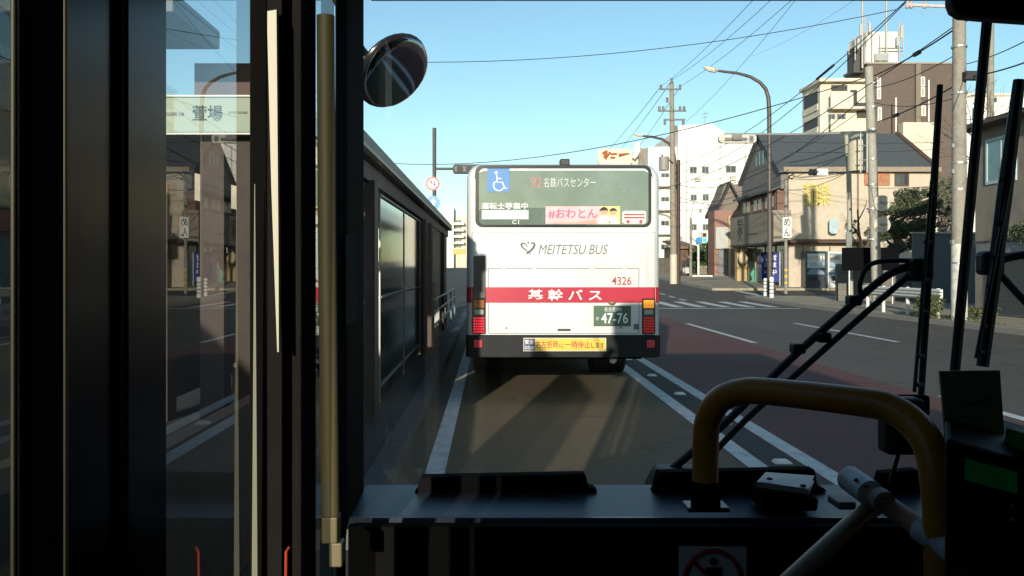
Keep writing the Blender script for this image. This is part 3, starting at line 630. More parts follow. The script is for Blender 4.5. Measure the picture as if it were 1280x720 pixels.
for (x, y) in ((962, 598.5), (1004, 607)): obj('screw_pad', MB().ell(P(x, y, Y0-.04), .007, .007, .003, None, 10, 8), black, t)
t = thing('dashboard_camera', P(1122, 600, 2.02), 'black boxy camera on a thin stalk standing at the foot of the windscreen', 'camera')
obj('casing', MB().box(PX(1109, 2.0), PX(1159, 2.0), 2.0, 2.06, PZ(570, 2.0), PZ(499, 2.0)), black, t, bevel=.012)
obj('mount_plate', MB().box(PX(1117, 2.07), PX(1162, 2.07), 2.062, 2.09, PZ(520, 2.07), PZ(494, 2.07)), cdark, t, bevel=.008)
obj('stalk', MB().tube([P(1123, 568, 2.03), P(1118, 585, 2.04), P(1112, 604, 2.05)], .005, 8), black, t)
t = thing('fare_machine', P(1240, 800, 1.35), 'black fare box with a dim green display beside the yellow rail', 'fare machine')
ym = 1.30
mb = MB(); y2_ = ym+.22; fm = [(PX(1181, ym), .7), (PX(1181, ym), PZ(548, ym)), (PX(1430, ym), PZ(620, ym)), (PX(1430, ym), .7)]; dx_ = PX(1182, y2_)-PX(1181, ym)
mb.add([(a, ym, b) for a, b in fm]+[(a+dx_, y2_, b+.02) for a, b in fm], [(0, 1, 2, 3), (7, 6, 5, 4), (0, 4, 5, 1), (1, 5, 6, 2), (2, 6, 7, 3), (3, 7, 4, 0)]); obj('casing', mb, M('machine_black', (.014, .016, .018), .6, var=.15), t, bevel=.008)
rt = Matrix.Rotation(R(-10), 3, 'Y').inverted()
obj('display', MB().quad(P(1206, 573, ym-.002), P(1272, 590, ym-.002), P(1272, 618, ym-.002), P(1206, 600, ym-.002)), M('green_display', (.01, .06, .025), .3, emit=(.02, .55, .16), es=.009), t)
for (y) in (662, 680): obj('button', MB().ell(P(1265, y-30, ym-.002), .004, .004, .004, None, 10, 8), steel, t)
obj('paper_label', MB().quad(P(1183, 703, ym-.002), P(1216, 710, ym-.002), P(1216, 760, ym-.002), P(1183, 760, ym-.002)), M('grey_label', (.10, .11, .11), .6), t)
mb = MB(); mb.prism([(PX(1175, 1.42), PZ(464, 1.42)), (PX(1250, 1.42), PZ(463, 1.42)), (PX(1257, 1.42), PZ(566, 1.42)), (PX(1183, 1.42), PZ(556, 1.42))], 'y', 1.42, 1.425)
pc = obj('notice_card', mb, M('olive_card', (.46, .40, .19), .8, var=.12, scale=18), label='square olive brown card standing on the black fare box', cat='card')
mb = MB(); mb.tube([P(1196, 497, 1.418), P(1214, 505, 1.418), P(1236, 494, 1.418)], .0012, 4); mb.tube([P(1200, 520, 1.418), P(1240, 524, 1.418)], .001, 4); obj('faint_drawing', mb, M('card_print', (.25, .22, .12), .8), pc)
mb = MB(); mb.obox(P(1275, 552, 1.36)+Vector((.02, 0, 0)), .06, .05, .028, Matrix.Rotation(R(8), 3, 'Y'))
obj('sticky_note_pad', mb, [M('pad_green', (.10, .20, .03), .6)], label='small green pad lying on the fare box beside the card', cat='note pad', bevel=.003)
# the driver: one continuous body, only a sleeve reaches into the picture
def skin_body(name, verts, edges, root, mat, parent=None, lvl=2):
    me = bpy.data.meshes.new(name); org = WL[parent.name] if parent else Vector((0, 0, 0))
    me.from_pydata([Vector(v[0])-org for v in verts], edges, []); o = bpy.data.objects.new(name, me); COL.objects.link(o)
    if parent: o.parent = parent
    o.modifiers.new('skin', 'SKIN'); 
    if not me.skin_vertices: me.skin_vertices.new()
    for i, v in enumerate(verts):
        s_ = me.skin_vertices[0].data[i]; s_.radius = (v[1], v[2] if len(v) > 2 else v[1]); s_.use_root = (i == root)
    sm = o.modifiers.new('sub', 'SUBSURF'); sm.levels = lvl; sm.render_levels = lvl
    me.materials.append(mat); o.modifiers['skin'].use_smooth_shade = True; WL[o.name] = org; return o
uni = M('uniform_blue_grey', (.085, .095, .14), .85, var=.12, scale=22)
drv = thing('person', (1.72, 1.05, .62), 'driver in a blue grey uniform, only the sleeve showing past the fare box', 'person')
bv = [((1.72, 1.02, 1.08), .17, .14), ((1.72, 1.0, 1.30), .16, .12), ((1.72, 1.04, 1.52), .19, .12), ((1.72, 1.06, 1.64), .07, .07), ((1.72, 1.08, 1.73), .06, .06),
      ((1.72, 1.10, 1.83), .09, .105), ((1.72, 1.09, 1.93), .075, .09),
      ((1.51, 1.10, 1.56), .085), ((1.24, 1.62, 1.43), .078), ((1.155, 1.86, 1.40), .07), ((1.42, 1.80, 1.36), .045), ((1.52, 1.80, 1.36), .03),
      ((1.93, 1.10, 1.56), .08), ((2.04, 1.36, 1.36), .06), ((1.95, 1.78, 1.36), .04),
      ((1.62, 1.10, 1.05), .10), ((1.58, 1.52, 1.10), .085), ((1.58, 1.66, .72), .06), ((1.82, 1.10, 1.05), .10), ((1.86, 1.52, 1.10), .085), ((1.86, 1.66, .72), .06)]
be = [(0, 1), (1, 2), (2, 3), (3, 4), (4, 5), (5, 6), (2, 7), (7, 8), (8, 9), (9, 10), (10, 11), (2, 12), (12, 13), (13, 14), (0, 15), (15, 16), (16, 17), (0, 18), (18, 19), (19, 20)]
skin_body('body', bv, be, 0, uni, drv)
obj('face', MB().ell((1.72, 1.15, 1.86), .075, .085, .11), M('skin', (.5, .3, .2), .6), drv, smooth=True)
obj('cap', MB().ell((1.72, 1.10, 1.95), .105, .12, .06), uni, drv, smooth=True)
sw = obj('steering_wheel', MB().tube([Vector((1.72, 1.86, 1.28))+Vector((.22*math.cos(R(a)), .10*math.sin(R(a)), .19*math.sin(R(a)))) for a in range(0, 361, 15)], .014, 8, False), black, cabin)
obj('driver_seat', MB().box(1.48, 1.96, .72, .88, .62, 1.70).box(1.48, 1.96, .88, 1.35, .62, .98), cdark, cabin, bevel=.04)

# ------------------------------------------------------------------ bus shelter on the island
sh = thing('bus_shelter', (-2.1, 14, .16), 'long dark timber bus shelter with glass panels and a flat roof along the bus lane', 'bus shelter')
XS = -1.25
shroof = M('shelter_roof_metal', (.06, .065, .07), .5, var=.15, dirt=(.10, .10, .10), dscale=3)
sglass = glass('shelter_glass', (.30, .33, .34), 1.5, dust_veil=.25, dust_veil_col=(.035, .04, .042), rough=.10)  # dark veil added to hold down the reflections
mb = MB(); mb.prism([(-3.5, 2.80), (-1.13, 2.72), (-1.10, 2.74), (-1.10, 2.88), (-1.16, 2.90), (-3.5, 2.99)], 'y', 6.9, 24.7); obj('roof', mb, shroof, sh, bevel=.01)
obj('roof_edge', MB().box(-1.098, -1.088, 6.9, 24.7, 2.735, 2.765), alu, sh)
obj('beam', MB().box(XS-.06, XS+.05, 7.0, 24.6, 2.54, 2.71), shelterwood, sh)
def colm(y, w_=.28, x=XS): obj('column', MB().box(x-.12, x+.10, y, y+w_, .15, 2.55), shelterwood, sh, bevel=.008)
for y in (8.7, 15.6, 17.0, 21.6): colm(y)
for y in (8.7, 12.3, 15.6, 19, 22.5, 24.3): colm(y, .26, -3.3)
def gpanel(y0, y1, z0=.35, z1=2.5, rail=1.35):
    g = obj('glass_panel', MB().box(XS-.01, XS-.004, y0+.03, y1-.03, z0+.03, z1-.03), sglass, sh)
    mb = MB()
    for y in (y0, y1): mb.box(XS-.012, XS+.004, y-.014, y+.014, .16, z1+.02)
    for z in (z0, rail, z1): mb.box(XS-.02, XS+.015, y0+.022, y1-.022, z-.012, z+.012)
    obj('panel_frame', mb, alu, g); return g
gpanel(5.95, 8.6)  # hidden panel added to shade the platform
for ya, yb_ in ((5.98, 8.57), (9.93, 12.57), (12.69, 15.47)): obj('darkening_panel', MB().box(XS-.035, XS-.012, ya, yb_, .2, 1.33), M('darkening_panel_tone', (.03, .027, .026), .35, var=.3, scale=3), sh)  # dark sheets added behind the glass to darken its lower half
gpanel(9.9, 12.6); gpanel(12.66, 15.5); gpanel(17.4, 18.9, 1.4, 2.5, 2.0)
obj('lower_panel', MB().box(XS-.05, XS+.03, 17.3, 18.95, .2, 1.38), shelterwood, sh)
for y in (19.4, 20.2, 21, 22, 22.7, 23.4, 24.1): obj('post', MB().box(XS-.03, XS+.03, y, y+.06, .16, 2.54), alu, sh)
obj('back_panel', MB().box(-3.42, -3.36, 9, 24.5, .3, 2.45), M('shelter_back_panel', (.05, .045, .04), .6, var=.3, scale=2), sh)
sh2 = thing('shade_screen', (XS, 0, .16), 'added glass and timber screen shading the platform and lane beside the folding door', 'screen')  # mostly hidden screen, added to shade the platform, lane and bus rear
obj('back_panel', MB().box(-3.42, -3.36, -13, 5.3, .3, 2.75), M('shade_back_boards', (.05, .045, .04), .6, var=.3, scale=2), sh2)  # unseen wall added to shade the sign columns
sgl2 = glass('shade_screen_glass', (.86, .87, .84), 1.5, dust_veil=.04, dust_veil_col=(.07, .08, .08)); sgl3 = glass('shade_screen_glass_grey', (.66, .68, .64), 1.5, dust_veil=.08, dust_veil_col=(.07, .08, .08))  # tints step down the sunlight reaching the lane
obj('column', MB().box(XS-.05, XS+.05, 2.85, 2.95, .15, 1.02), shelterwood, sh2)
obj('shade_panel', MB().box(XS-.05, XS+.03, 2.96, 5.85, .2, 1.0), shelterwood, sh2)  # added to keep the sun off the kerb
obj('glass_panel', MB().box(XS-.01, XS-.004, -.75, .55, .3, 2.5), sgl2, sh2)
obj('glass_panel', MB().box(XS-.01, XS-.004, .555, 2.84, .3, 2.5), sgl3, sh2)
rail = thing('railing', (-1.15, 21, .16), 'low railing of three metal bars at the far end of the shelter', 'railing')
rdark = M('railing_grey', (.16, .16, .16), .5, .3)
for z in (.55, .80, 1.05): obj('bar', MB().tube([(-1.12, 16.8, z), (-1.12, 27, z)], .024, 8), rdark, rail)
for y in (16.9, 19.4, 22, 24.5, 26.9): obj('rail_post', MB().tube([(-1.12, y, .15), (-1.12, y, 1.08)], .026, 8), steel, rail)
obj('bench', MB().box(-3.2, -2.75, 10, 14, .55, .6).box(-3.0, -2.95, 10.2, 10.3, .16, .55).box(-3.0, -2.95, 13.6, 13.7, .16, .55), darkwood, label='dark timber bench along the back of the shelter', cat='bench')
# entrance sign portal of the stop
ys_ = 5.6
sg = thing('bus_stop_sign', (-1.8, ys_, .16), 'pale lit stop sign with dark characters on a brown timber portal beside the door', 'stop sign')
signw = M('stop_sign_face', (.32, .365, .27), .5, var=.05, scale=2)
obj('sign_board', MB().box(-2.35, -1.30, ys_-.04, ys_+.06, PZ(167, ys_), PZ(123, ys_)), signw, sg, bevel=.006)
obj('board_edge', MB().box(-2.36, -1.29, ys_-.05, ys_+.07, PZ(169.5, ys_), PZ(167.4, ys_)).box(-2.36, -1.29, ys_-.05, ys_+.07, PZ(122.6, ys_), PZ(120.6, ys_)), alu, sg)
text('lettering', '萱場', PX(262, ys_), PZ(143, ys_), .19, .10, ys_-.042, blackink, sg, bold=.012)
text('small_lettering', 'かやば  KAYABA', PX(300, ys_), PZ(142, ys_), .12, .02, ys_-.042, greyink, sg)
text('small_lettering', '名古屋駅 方面', PX(221, ys_), PZ(144, ys_), .12, .024, ys_-.042, greyink, sg)
obj('fascia', MB().box(PX(243, ys_), -1.25, ys_+.0, ys_+.10, PZ(119.5, ys_), PZ(79, ys_)), M('fascia_brown', (.10, .042, .032), .6, var=.2), sg)
for a, b in ((245, 275), (291, 318)): obj('column', MB().box(PX(a, ys_), PX(b, ys_), ys_+.08, ys_+.24, .15, PZ(120, ys_)), shelterwood, sg)
cn = thing('canopy', (-2.0, 4.4, .16), 'flat dark canopy slab on a steel post over the stop sign', 'canopy')
obj('slab', MB().box(-3.0, -1.695, 4.7, 5.5, 3.045, 3.16), shroof, cn, bevel=.008)
obj('post', MB().tube([(-2.75, 5.3, .15), (-2.75, 5.3, 3.045)], .05), steel, cn)

# ------------------------------------------------------------------ sign post beyond the shelter
Yp = 34.
sp = thing('sign_post', (PX(543, Yp), Yp, 0), 'dark post with a round no-turn sign, a blue arrow sign and a traffic light arm', 'sign post')
xp = PX(543, Yp)
obj('pole', MB().tube([(xp, Yp, 0), (xp, Yp, PZ(160, Yp))], .075, 12), M('dark_steel_pole', (.06, .06, .06), .5), sp)
obj('arm', MB().tube([(xp, Yp, PZ(211, Yp)), (1.2, Yp, PZ(211, Yp))], .05, 10), M('dark_arm', (.08, .08, .08), .5), sp)
tl = obj('signal_head', MB().box(PX(566, Yp), PX(566, Yp)+1.25, Yp-.12, Yp+.1, PZ(217.5, Yp), PZ(205.5, Yp)), M('signal_grey', (.10, .10, .10), .5), sp, bevel=.1)
for k in range(3): obj('signal_lens', MB().tube([(PX(566, Yp)+.28+.35*k, Yp-.125, PZ(211.5, Yp)), (PX(566, Yp)+.28+.35*k, Yp-.121, PZ(211.5, Yp))], .13, 16), dark, tl)
c = P(541, 229.5, Yp-.10)
s1 = obj('round_sign', MB().disc(c, (0, 1, 0), .27, .02, 28), M('sign_red', (.55, .03, .04), .4), sp)
obj('sign_face', MB().disc(c+Vector((0, -.014, 0)), (0, 1, 0), .20, .006, 28), whiteink, s1)
mb = MB(); e = c+Vector((0, -.02, 0))
mb.tube([e+Vector((-.07, 0, -.10)), e+Vector((-.07, 0, .04)), e+Vector((-.04, 0, .10)), e+Vector((.03, 0, .10)), e+Vector((.07, 0, .05)), e+Vector((.07, 0, -.03))], .018, 6)
mb.prism([(e.x+.015, e.z-.02), (e.x+.125, e.z-.02), (e.x+.07, e.z-.09)], 'y', e.y-.004, e.y); obj('turn_arrow', mb, M('arrow_blue', (.02, .05, .2), .5), s1)
obj('slash', MB().tube([e+Vector((-.15, -.006, .15)), e+Vector((.15, -.006, -.15))], .016, 6), M('sign_red_slash', (.55, .03, .04), .4), s1)
c = P(541.5, 253.5, Yp-.10)
s2 = obj('arrow_sign', MB().disc(c, (0, 1, 0), .27, .02, 28), bluem, sp)
e = c+Vector((0, -.014, 0)); mb = MB(); mb.prism([(e.x-.04, e.z-.19), (e.x+.04, e.z-.19), (e.x+.04, e.z+.02), (e.x+.12, e.z+.02), (e.x, e.z+.19), (e.x-.12, e.z+.02), (e.x-.04, e.z+.02)], 'y', e.y-.004, e.y); obj('arrow', mb, whiteink, s2)

# ------------------------------------------------------------------ buildings
def window(par, x0, x1, z0, z1, y, face='-y', bars=1, m=alu, d=.06, glassm=winglass, fw=.06, depth=.05):
    """a pane with a frame round it standing proud of the wall plane at y"""
    def B(mb, a0, a1, b0, b1, c0, c1):
        return mb.box(a0, a1, y-c1, y-c0, b0, b1) if face == '-y' else mb.box(y-c1, y-c0, a0, a1, b0, b1)
    p = obj('window', B(MB(), x0+fw*.5, x1-fw*.5, z0+fw*.5, z1-fw*.5, .004, .02), glassm, par)
    mb = MB(); B(mb, x0, x1, z0, z0+fw, .003, depth); B(mb, x0, x1, z1-fw, z1, .003, depth); B(mb, x0, x0+fw, z0+fw, z1-fw, .003, depth); B(mb, x1-fw, x1, z0+fw, z1-fw, .003, depth)
    for k in range(bars): xm = x0+(x1-x0)*(k+1)/(bars+1); B(mb, xm-fw*.4, xm+fw*.4, z0+fw, z1-fw, .003, depth*.8)
    obj('frame', mb, m, p); return p
# --- white apartment block across the junction
Yb = 100.
wb = thing('apartment_block', (PX(880, Yb), Yb+7, gz(Yb)), 'tall plain white building with small windows, brilliant in the sun behind the wooden pole', 'building')
g0 = gz(Yb)-.3
obj('wall', MB().prism([(PX(848, Yb), g0), (PX(960, Yb), g0), (PX(960, Yb), PZ(178, Yb)), (PX(926, Yb), PZ(176, Yb)), (PX(892, Yb), PZ(157, Yb)), (PX(848, Yb), PZ(160, Yb))], 'y', Yb, Yb+16), bldwhite, wb)
obj('wing_wall', MB().box(PX(812, Yb), PX(848, Yb), Yb+1, Yb+16, g0, PZ(182, Yb)), bldwhite, wb)
obj('side_tower', MB().box(PX(799, Yb+3), PX(812, Yb+1), Yb+3, Yb+16, g0, PZ(181, Yb)), M('taupe_tile', (.24, .20, .16), .8), wb)
for (a, b, c_, d_) in ((862, 871, 208, 217), (877, 886, 208, 217), (907, 920, 207, 216), (863, 871, 243, 251), (878, 886, 243, 251), (862, 871, 280, 288), (878, 886, 280, 288), (874, 877, 261, 266), (905, 918, 243, 251)):
    window(wb, PX(a, Yb), PX(b, Yb), PZ(d_, Yb), PZ(c_, Yb), Yb, m=M('grey_frame', (.35, .34, .32), .5) if False else alu, fw=.08)
for k, py in enumerate((215, 245, 275, 305)):
    window(wb, PX(828, Yb), PX(839, Yb), PZ(py+12, Yb), PZ(py, Yb), Yb+1, fw=.1)
    mb = MB().box(PX(822, Yb), PX(846, Yb), Yb-.3, Yb+.99, PZ(py+18, Yb), PZ(py+16, Yb)).box(PX(822, Yb), PX(846, Yb), Yb-.3, Yb-.22, PZ(py+16, Yb), PZ(py+7, Yb)); obj('balcony', mb, bldwhite, wb)
obj('parapet', MB().prism([(PX(892, Yb), PZ(157, Yb)), (PX(848, Yb), PZ(160, Yb)), (PX(848, Yb), PZ(157, Yb)), (PX(892, Yb), PZ(154.5, Yb))], 'y', Yb-.05, Yb+.2), bldwhite, wb)
for px in (858, 900, 932): obj('drain_pipe', MB().tube([P(px, 330, Yb-.12), P(px, 182, Yb-.12)], .08, 6), M('pipe_grey', (.5, .49, .46), .6), wb)
for (px, py) in ((868, 222), (884, 256), (912, 221)): obj('air_conditioner', MB().box(PX(px, Yb), PX(px+7, Yb), Yb-.4, Yb-.004, PZ(py+5, Yb), PZ(py, Yb)), M('unit_grey', (.45, .44, .41), .6), wb, bevel=.03)
obj('antenna', MB().tube([P(881, 157, Yb), P(881, 140, Yb)], .04, 6).tube([P(877, 143, Yb), P(886, 141, Yb)], .03, 6).tube([P(878, 147, Yb), P(885, 146, Yb)], .03, 6), steel, wb)
# --- roof sign behind the bus
Ys = 90.
rsn = thing('rooftop_sign', (PX(768, Ys), Ys+1, gz(Ys)), 'cream billboard with brown brush script peeping over the white bus roof', 'billboard')
obj('board', MB().prism(rrect(PX(747, Ys), PX(790, Ys), PZ(206, Ys), PZ(186, Ys), .4, 4), 'y', Ys, Ys+.4), M('sign_cream', (.74, .60, .44), .6), rsn)
obj('support', MB().box(PX(758, Ys), PX(780, Ys), Ys+.4, Ys+6, gz(Ys), PZ(203, Ys)), cream, rsn)
sig = M('script_brown', (.36, .10, .04), .6)
def stroke(pp, rr): return MB().tube(smoothcurve([P(a, b, Ys-.05) for a, b in pp], 4), rr, 6)
mb = stroke(((753, 192), (757, 190), (755, 197)), .12); mb.tube([P(758, 188, Ys-.05), P(757, 199, Ys-.05)], .14, 6); mb.tube([P(763, 190, Ys-.05), P(758, 196, Ys-.05)], .12, 6)
mb.tube([P(763.5, 193, Ys-.05), P(771, 192, Ys-.05)], .11, 6); mb.tube([P(763, 197, Ys-.05), P(769, 197, Ys-.05)], .11, 6); mb.tube([P(773.5, 194, Ys-.05), P(787, 191.8, Ys-.05)], [.2, .06], 6)
obj('script', mb, sig, rsn)
wr = thing('roof_duct', P(797, 200, Ys), 'white angled pipe rising beside the cream rooftop billboard', 'pipe')
obj('pipe', MB().tube([P(791, 198, Ys), P(795, 193, Ys), P(797.5, 188, Ys), P(797.5, 178, Ys)], .28, 10).tube([P(793, 190, Ys+1), P(795.5, 179, Ys+1)], .15, 8), bldwhite, wr)
obj('support', MB().box(PX(789, Ys), PX(799, Ys), Ys+.5, Ys+5, gz(Ys), PZ(198, Ys)), cream, wr)
# --- brown tile apartment
Ya = 85.
ap = thing('apartment_block', (PX(1110, Ya), Ya+8, gz(Ya)), 'brown tiled apartment block with cream balconies and a white water tower on top', 'building')
ga = gz(Ya)-.3
AX0, AX1, AX2 = PX(1026, Ya), PX(1084, Ya), PX(1196, Ya)
obj('wall', MB().box(AX1, AX2, Ya, Ya+5.5, ga, PZ(80, Ya)), browntile, ap)
obj('roof_parapet', MB().box(AX1-.1, AX2+.1, Ya-.12, Ya+5.6, PZ(80, Ya), PZ(78, Ya)), M('parapet_grey', (.3, .27, .23), .8), ap)
obj('pier', MB().box(PX(1143, Ya), PX(1149, Ya), Ya-.35, Ya-.003, ga, PZ(80, Ya)), M('pier_taupe', (.19, .16, .12), .8), ap)
obj('stair_tower', MB().box(PX(1120, Ya), PX(1162, Ya), Ya-1.5, Ya-.36, ga, PZ(156, Ya)), cream, ap)
for (a, b, c_, d_) in ((1096, 1101, 97, 111), (1096, 1101, 111, 124), (1097, 1102, 134, 152), (1150.5, 1156, 96, 108), (1150.5, 1156, 109, 121), (1151.5, 1157, 132, 145)):
    window(ap, PX(a, Ya), PX(b, Ya), PZ(d_, Ya), PZ(c_, Ya), Ya, bars=0, m=bldwhite, fw=.09, glassm=M('frosted_pane', (.35, .36, .33), .3))
obj('balcony_wall', MB().box(AX0, AX1-.003, Ya+.2, Ya+5, ga, PZ(100, Ya)), cream, ap)
obj('eave_slab', MB().box(AX0-.3, AX1-.003, Ya-.5, Ya+5.2, PZ(103, Ya), PZ(99, Ya)), cream, ap)
for k, py in enumerate((135, 168)):
    mb = MB().box(PX(1034, Ya), PX(1083, Ya), Ya-.9, Ya+.19, PZ(py+3, Ya), PZ(py, Ya)).box(PX(1034, Ya), PX(1062, Ya), Ya-.9, Ya-.75, PZ(py, Ya), PZ(py-17, Ya)); obj('balcony', mb, cream, ap)
for (a, b, c_, d_) in ((1036, 1045, 142, 153), (1047, 1058, 142, 153)):
    window(ap, PX(a, Ya), PX(b, Ya), PZ(d_, Ya), PZ(c_, Ya), Ya-.95 if py < 0 else Ya+.2, m=alu, fw=.1)
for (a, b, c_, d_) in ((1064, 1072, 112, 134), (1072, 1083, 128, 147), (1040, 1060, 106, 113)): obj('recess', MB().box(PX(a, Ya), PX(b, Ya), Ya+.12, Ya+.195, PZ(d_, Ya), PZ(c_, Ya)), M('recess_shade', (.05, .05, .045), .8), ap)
for (c_, d_) in ((111, 136), (144, 165)):
    obj('end_balcony', MB().box(AX0-.02, AX0-.003, Ya+.8, Ya+4.6, PZ(d_, Ya), PZ(c_, Ya)), dark, ap)
    obj('balcony_rail', MB().box(AX0-.12, AX0-.03, Ya+.6, Ya+4.8, PZ(d_, Ya), PZ(d_-8, Ya)), cream, ap)
px0, px1 = PX(1066, Ya), PX(1127, Ya)
obj('penthouse', MB().box(PX(1085, Ya), px1, Ya+.5, Ya+4.5, PZ(80, Ya), PZ(38, Ya)), bldwhite, ap)
obj('penthouse_side', MB().box(PX(1072, Ya), PX(1085, Ya)-.003, Ya+.9, Ya+2.5, PZ(88, Ya), PZ(56, Ya)), M('dark_cladding', (.07, .065, .06), .7), ap)
mb = MB(); 
for (x, y0, y1) in ((1078, 0, 85), (1108, -8, 70), (1081, 20, 80), (1090, 35, 80), (1100, 42, 80), (1124, 25, 75), (1129, 30, 70), (1069, 45, 75), (1061, 55, 68)): mb.tube([P(x, y1, Ya+.2), P(x, y0, Ya+.2)], .10 if y0 < 10 else .06, 6)
for (x, y, h) in ((1076, 30, 14), (1083, 40, 16), (1073, 48, 14), (1127, 32, 16), (1122, 45, 12), (1087, 28, 12)): mb.box(PX(x-1.3, Ya), PX(x+1.3, Ya), Ya-.05, Ya+.1, PZ(y+h, Ya), PZ(y, Ya))
obj('antenna', mb, M('antenna_grey', (.42, .40, .37), .6), ap)
mb = MB()
for z in (60, 64): mb.tube([P(1098, z, Ya+.4), P(1128, z, Ya+.4)], .05, 6)
mb.box(PX(1095, Ya), PX(1112, Ya), Ya+.15, Ya+.45, PZ(75, Ya), PZ(66, Ya)); obj('roof_machine', mb, steel, ap)
mb = MB()
for k in range(13): x = AX1+1+(AX2-AX1-1.5)*k/12; mb.tube([(x, Ya+3, PZ(79, Ya)), (x, Ya+3, PZ(70, Ya))], .03, 5)
for y in (70, 74): mb.tube([(AX1+1, Ya+3, PZ(y, Ya)), (AX2-.5, Ya+3, PZ(y, Ya))], .03, 5)
obj('roof_railing', mb, steel, ap)
for x in (1120, 1161): obj('drain_pipe', MB().tube([P(x, 165, Ya-1.6 if x < 1150 else Ya-.1), P(x, 100 if x > 1150 else 122, Ya-1.6 if x < 1150 else Ya-.1)], .07, 6), bldwhite, ap)
# --- far pale house behind the poles
Yq = 104.
fw_ = thing('house', (PX(1240, Yq), Yq+4, gz(Yq)), 'pale flat-roofed house half hidden behind the thick concrete pole', 'house')
obj('wall', MB().box(PX(1196, Yq), PX(1290, Yq), Yq, Yq+6, gz(Yq)-.3, PZ(120, Yq)), bldwhite, fw_)
obj('roof', MB().box(PX(1194, Yq), PX(1292, Yq), Yq-.3, Yq+6, PZ(120, Yq), PZ(117, Yq)), cream, fw_)
window(fw_, PX(1215, Yq), PX(1226, Yq), PZ(150, Yq), PZ(135, Yq), Yq)
window(fw_, PX(1238, Yq), PX(1246, Yq), PZ(128, Yq), PZ(122, Yq), Yq, bars=0)
# --- the restaurant
Yr = 55.
gr = gz(Yr)+.05
rb = thing('restaurant', (22.7, Yr+6, gr), 'beige stucco restaurant with a steep slate roof, yellow characters and a corner entrance', 'restaurant')
RX0, RX1 = 18.0, PX(1166, Yr)
obj('wall', MB().box(RX0+.6, RX1, Yr, Yr+8.7, gr-.4, PZ(215.5, Yr)), stucco, rb)
# roof with the ridge along x, gable towards the road
ez, rz_ = PZ(213, Yr), PZ(166.5, Yr+6.5)
A = Vector((RX0-.1, Yr-.25, ez)); B_ = Vector((RX1+.3, Yr-.25, ez)); D = Vector((RX0-.1, 59.3, PZ(167, 59.3))); Cc = Vector((PX(1121, 59.3), 59.3, D.z))
Bb = Vector((RX1+.3, Yr+8.9, ez)); Ab = Vector((RX0-.1, Yr+8.9, ez)); dn = Vector((0, 0, -.16))
mb = MB(); top = [A, B_, Cc, D, Bb, Ab]
mb.add(top+[v+dn for v in top], [(0, 1, 2, 3), (3, 2, 4, 5), (1, 4, 2), (6, 7, 1, 0), (0, 3, 9, 6), (3, 5, 11, 9), (5, 4, 10, 11), (6, 9, 8, 7), (9, 11, 10, 8), (7, 8, 10), (1, 7, 10, 4)])
obj('roof', mb, slate, rb, weld=False)
gx = RX0+.12
gb_ = obj('gable_wall', MB().prism([(Yr+.05, PZ(236, Yr)), (Yr+8.6, PZ(236, Yr)), (Yr+8.6, ez-.25), (59.3, D.z-.3), (Yr+.05, ez-.25)], 'x', gx, gx+.47), M('gable_siding', (.17, .16, .15), .8, var=.08, scale=3), rb)
for (a, b, z0_, z1_) in ((58.4, 58.7, 8.6, 9.5), (59.2, 59.5, 8.6, 9.5), (59.9, 60.2, 8.6, 9.3)): obj('slit_window', MB().box(gx-.03, gx-.004, a, b, z0_, z1_), winglass, gb_)
obj('fascia', MB().box(RX0+.15, RX1+.35, Yr-.40, Yr-.26, ez-.12, ez+.18), M('fascia_taupe', (.28, .22, .16), .7), rb)
obj('hip_trim', MB().tube([B_+Vector((0, -.05, .05)), Cc+Vector((0, -.05, .05))], .13, 6), M('hip_brown', (.10, .06, .045), .7), rb)
# upper bay with windows, sign box and recessed entrance on the road corner
obj('bay', MB().box(RX0, RX0+.597, Yr+.4, Yr+8.5, PZ(262, Yr), PZ(236, Yr)-.004), M('bay_timber', (.16, .09, .065), .7), rb)
for k in range(3): window(rb, Yr+.7+2.6*k, Yr+2.9+2.6*k, PZ(262, Yr)+.1, PZ(240, Yr), RX0, '-x', m=M('bay_frame', (.14, .065, .05), .6), fw=.14, glassm=M('curtained_pane', (.30, .24, .17), .3, var=.3, scale=2))
obj('bay_eave', MB().prism([(RX0-.5, PZ(239, Yr)), (RX0+.11, PZ(234, Yr)), (RX0+.11, PZ(231, Yr)), (RX0-.5, PZ(236.5, Yr))], 'y', Yr+.1, Yr+8.8), slate, rb)
sb = obj('sign_box', MB().box(RX0-.55, RX0+.62, Yr-.35, Yr+9.2, PZ(302.5, Yr), PZ(263, Yr)), stucco2, rb)
obj('sign_trim', MB().box(RX0-.58, RX0+.64, Yr-.38, Yr+9.3, PZ(305, Yr), PZ(302.8, Yr)), dark, sb)
text('lettering', '炭', Yr+6.7, PZ(283, Yr+6.7), 1.5, 1.2, RX0-.56, blackink, sb, face='-x', bold=.008)
text('lettering', '火', Yr+6.7, PZ(294, Yr+6.7), 1.2, .9, RX0-.56, blackink, sb, face='-x', bold=.008)
obj('sign_line', MB().box(RX0-.57, RX0-.551, Yr+2.6, Yr+5.0, PZ(294, Yr+6)-.03, PZ(294, Yr+6)+.03), dark, sb)
obj('entrance_recess', MB().box(RX0+.52, RX0+.597, Yr+.6, Yr+8.6, gr-.2, PZ(305, Yr)), M('entrance_glass', (.07, .095, .085), .15, var=.3, scale=1), rb)
obj('entrance_pier', MB().box(RX0-.2, RX0+.5, Yr+8.7, Yr+9.3, gr-.3, PZ(306, Yr)), M('pier_ochre', (.45, .33, .17), .8), rb)
for yy in (Yr+2.2, Yr+4.4, Yr+6.6): obj('door_frame', MB().box(RX0+.46, RX0+.515, yy, yy+.08, gr, PZ(306, Yr)), alu, rb)
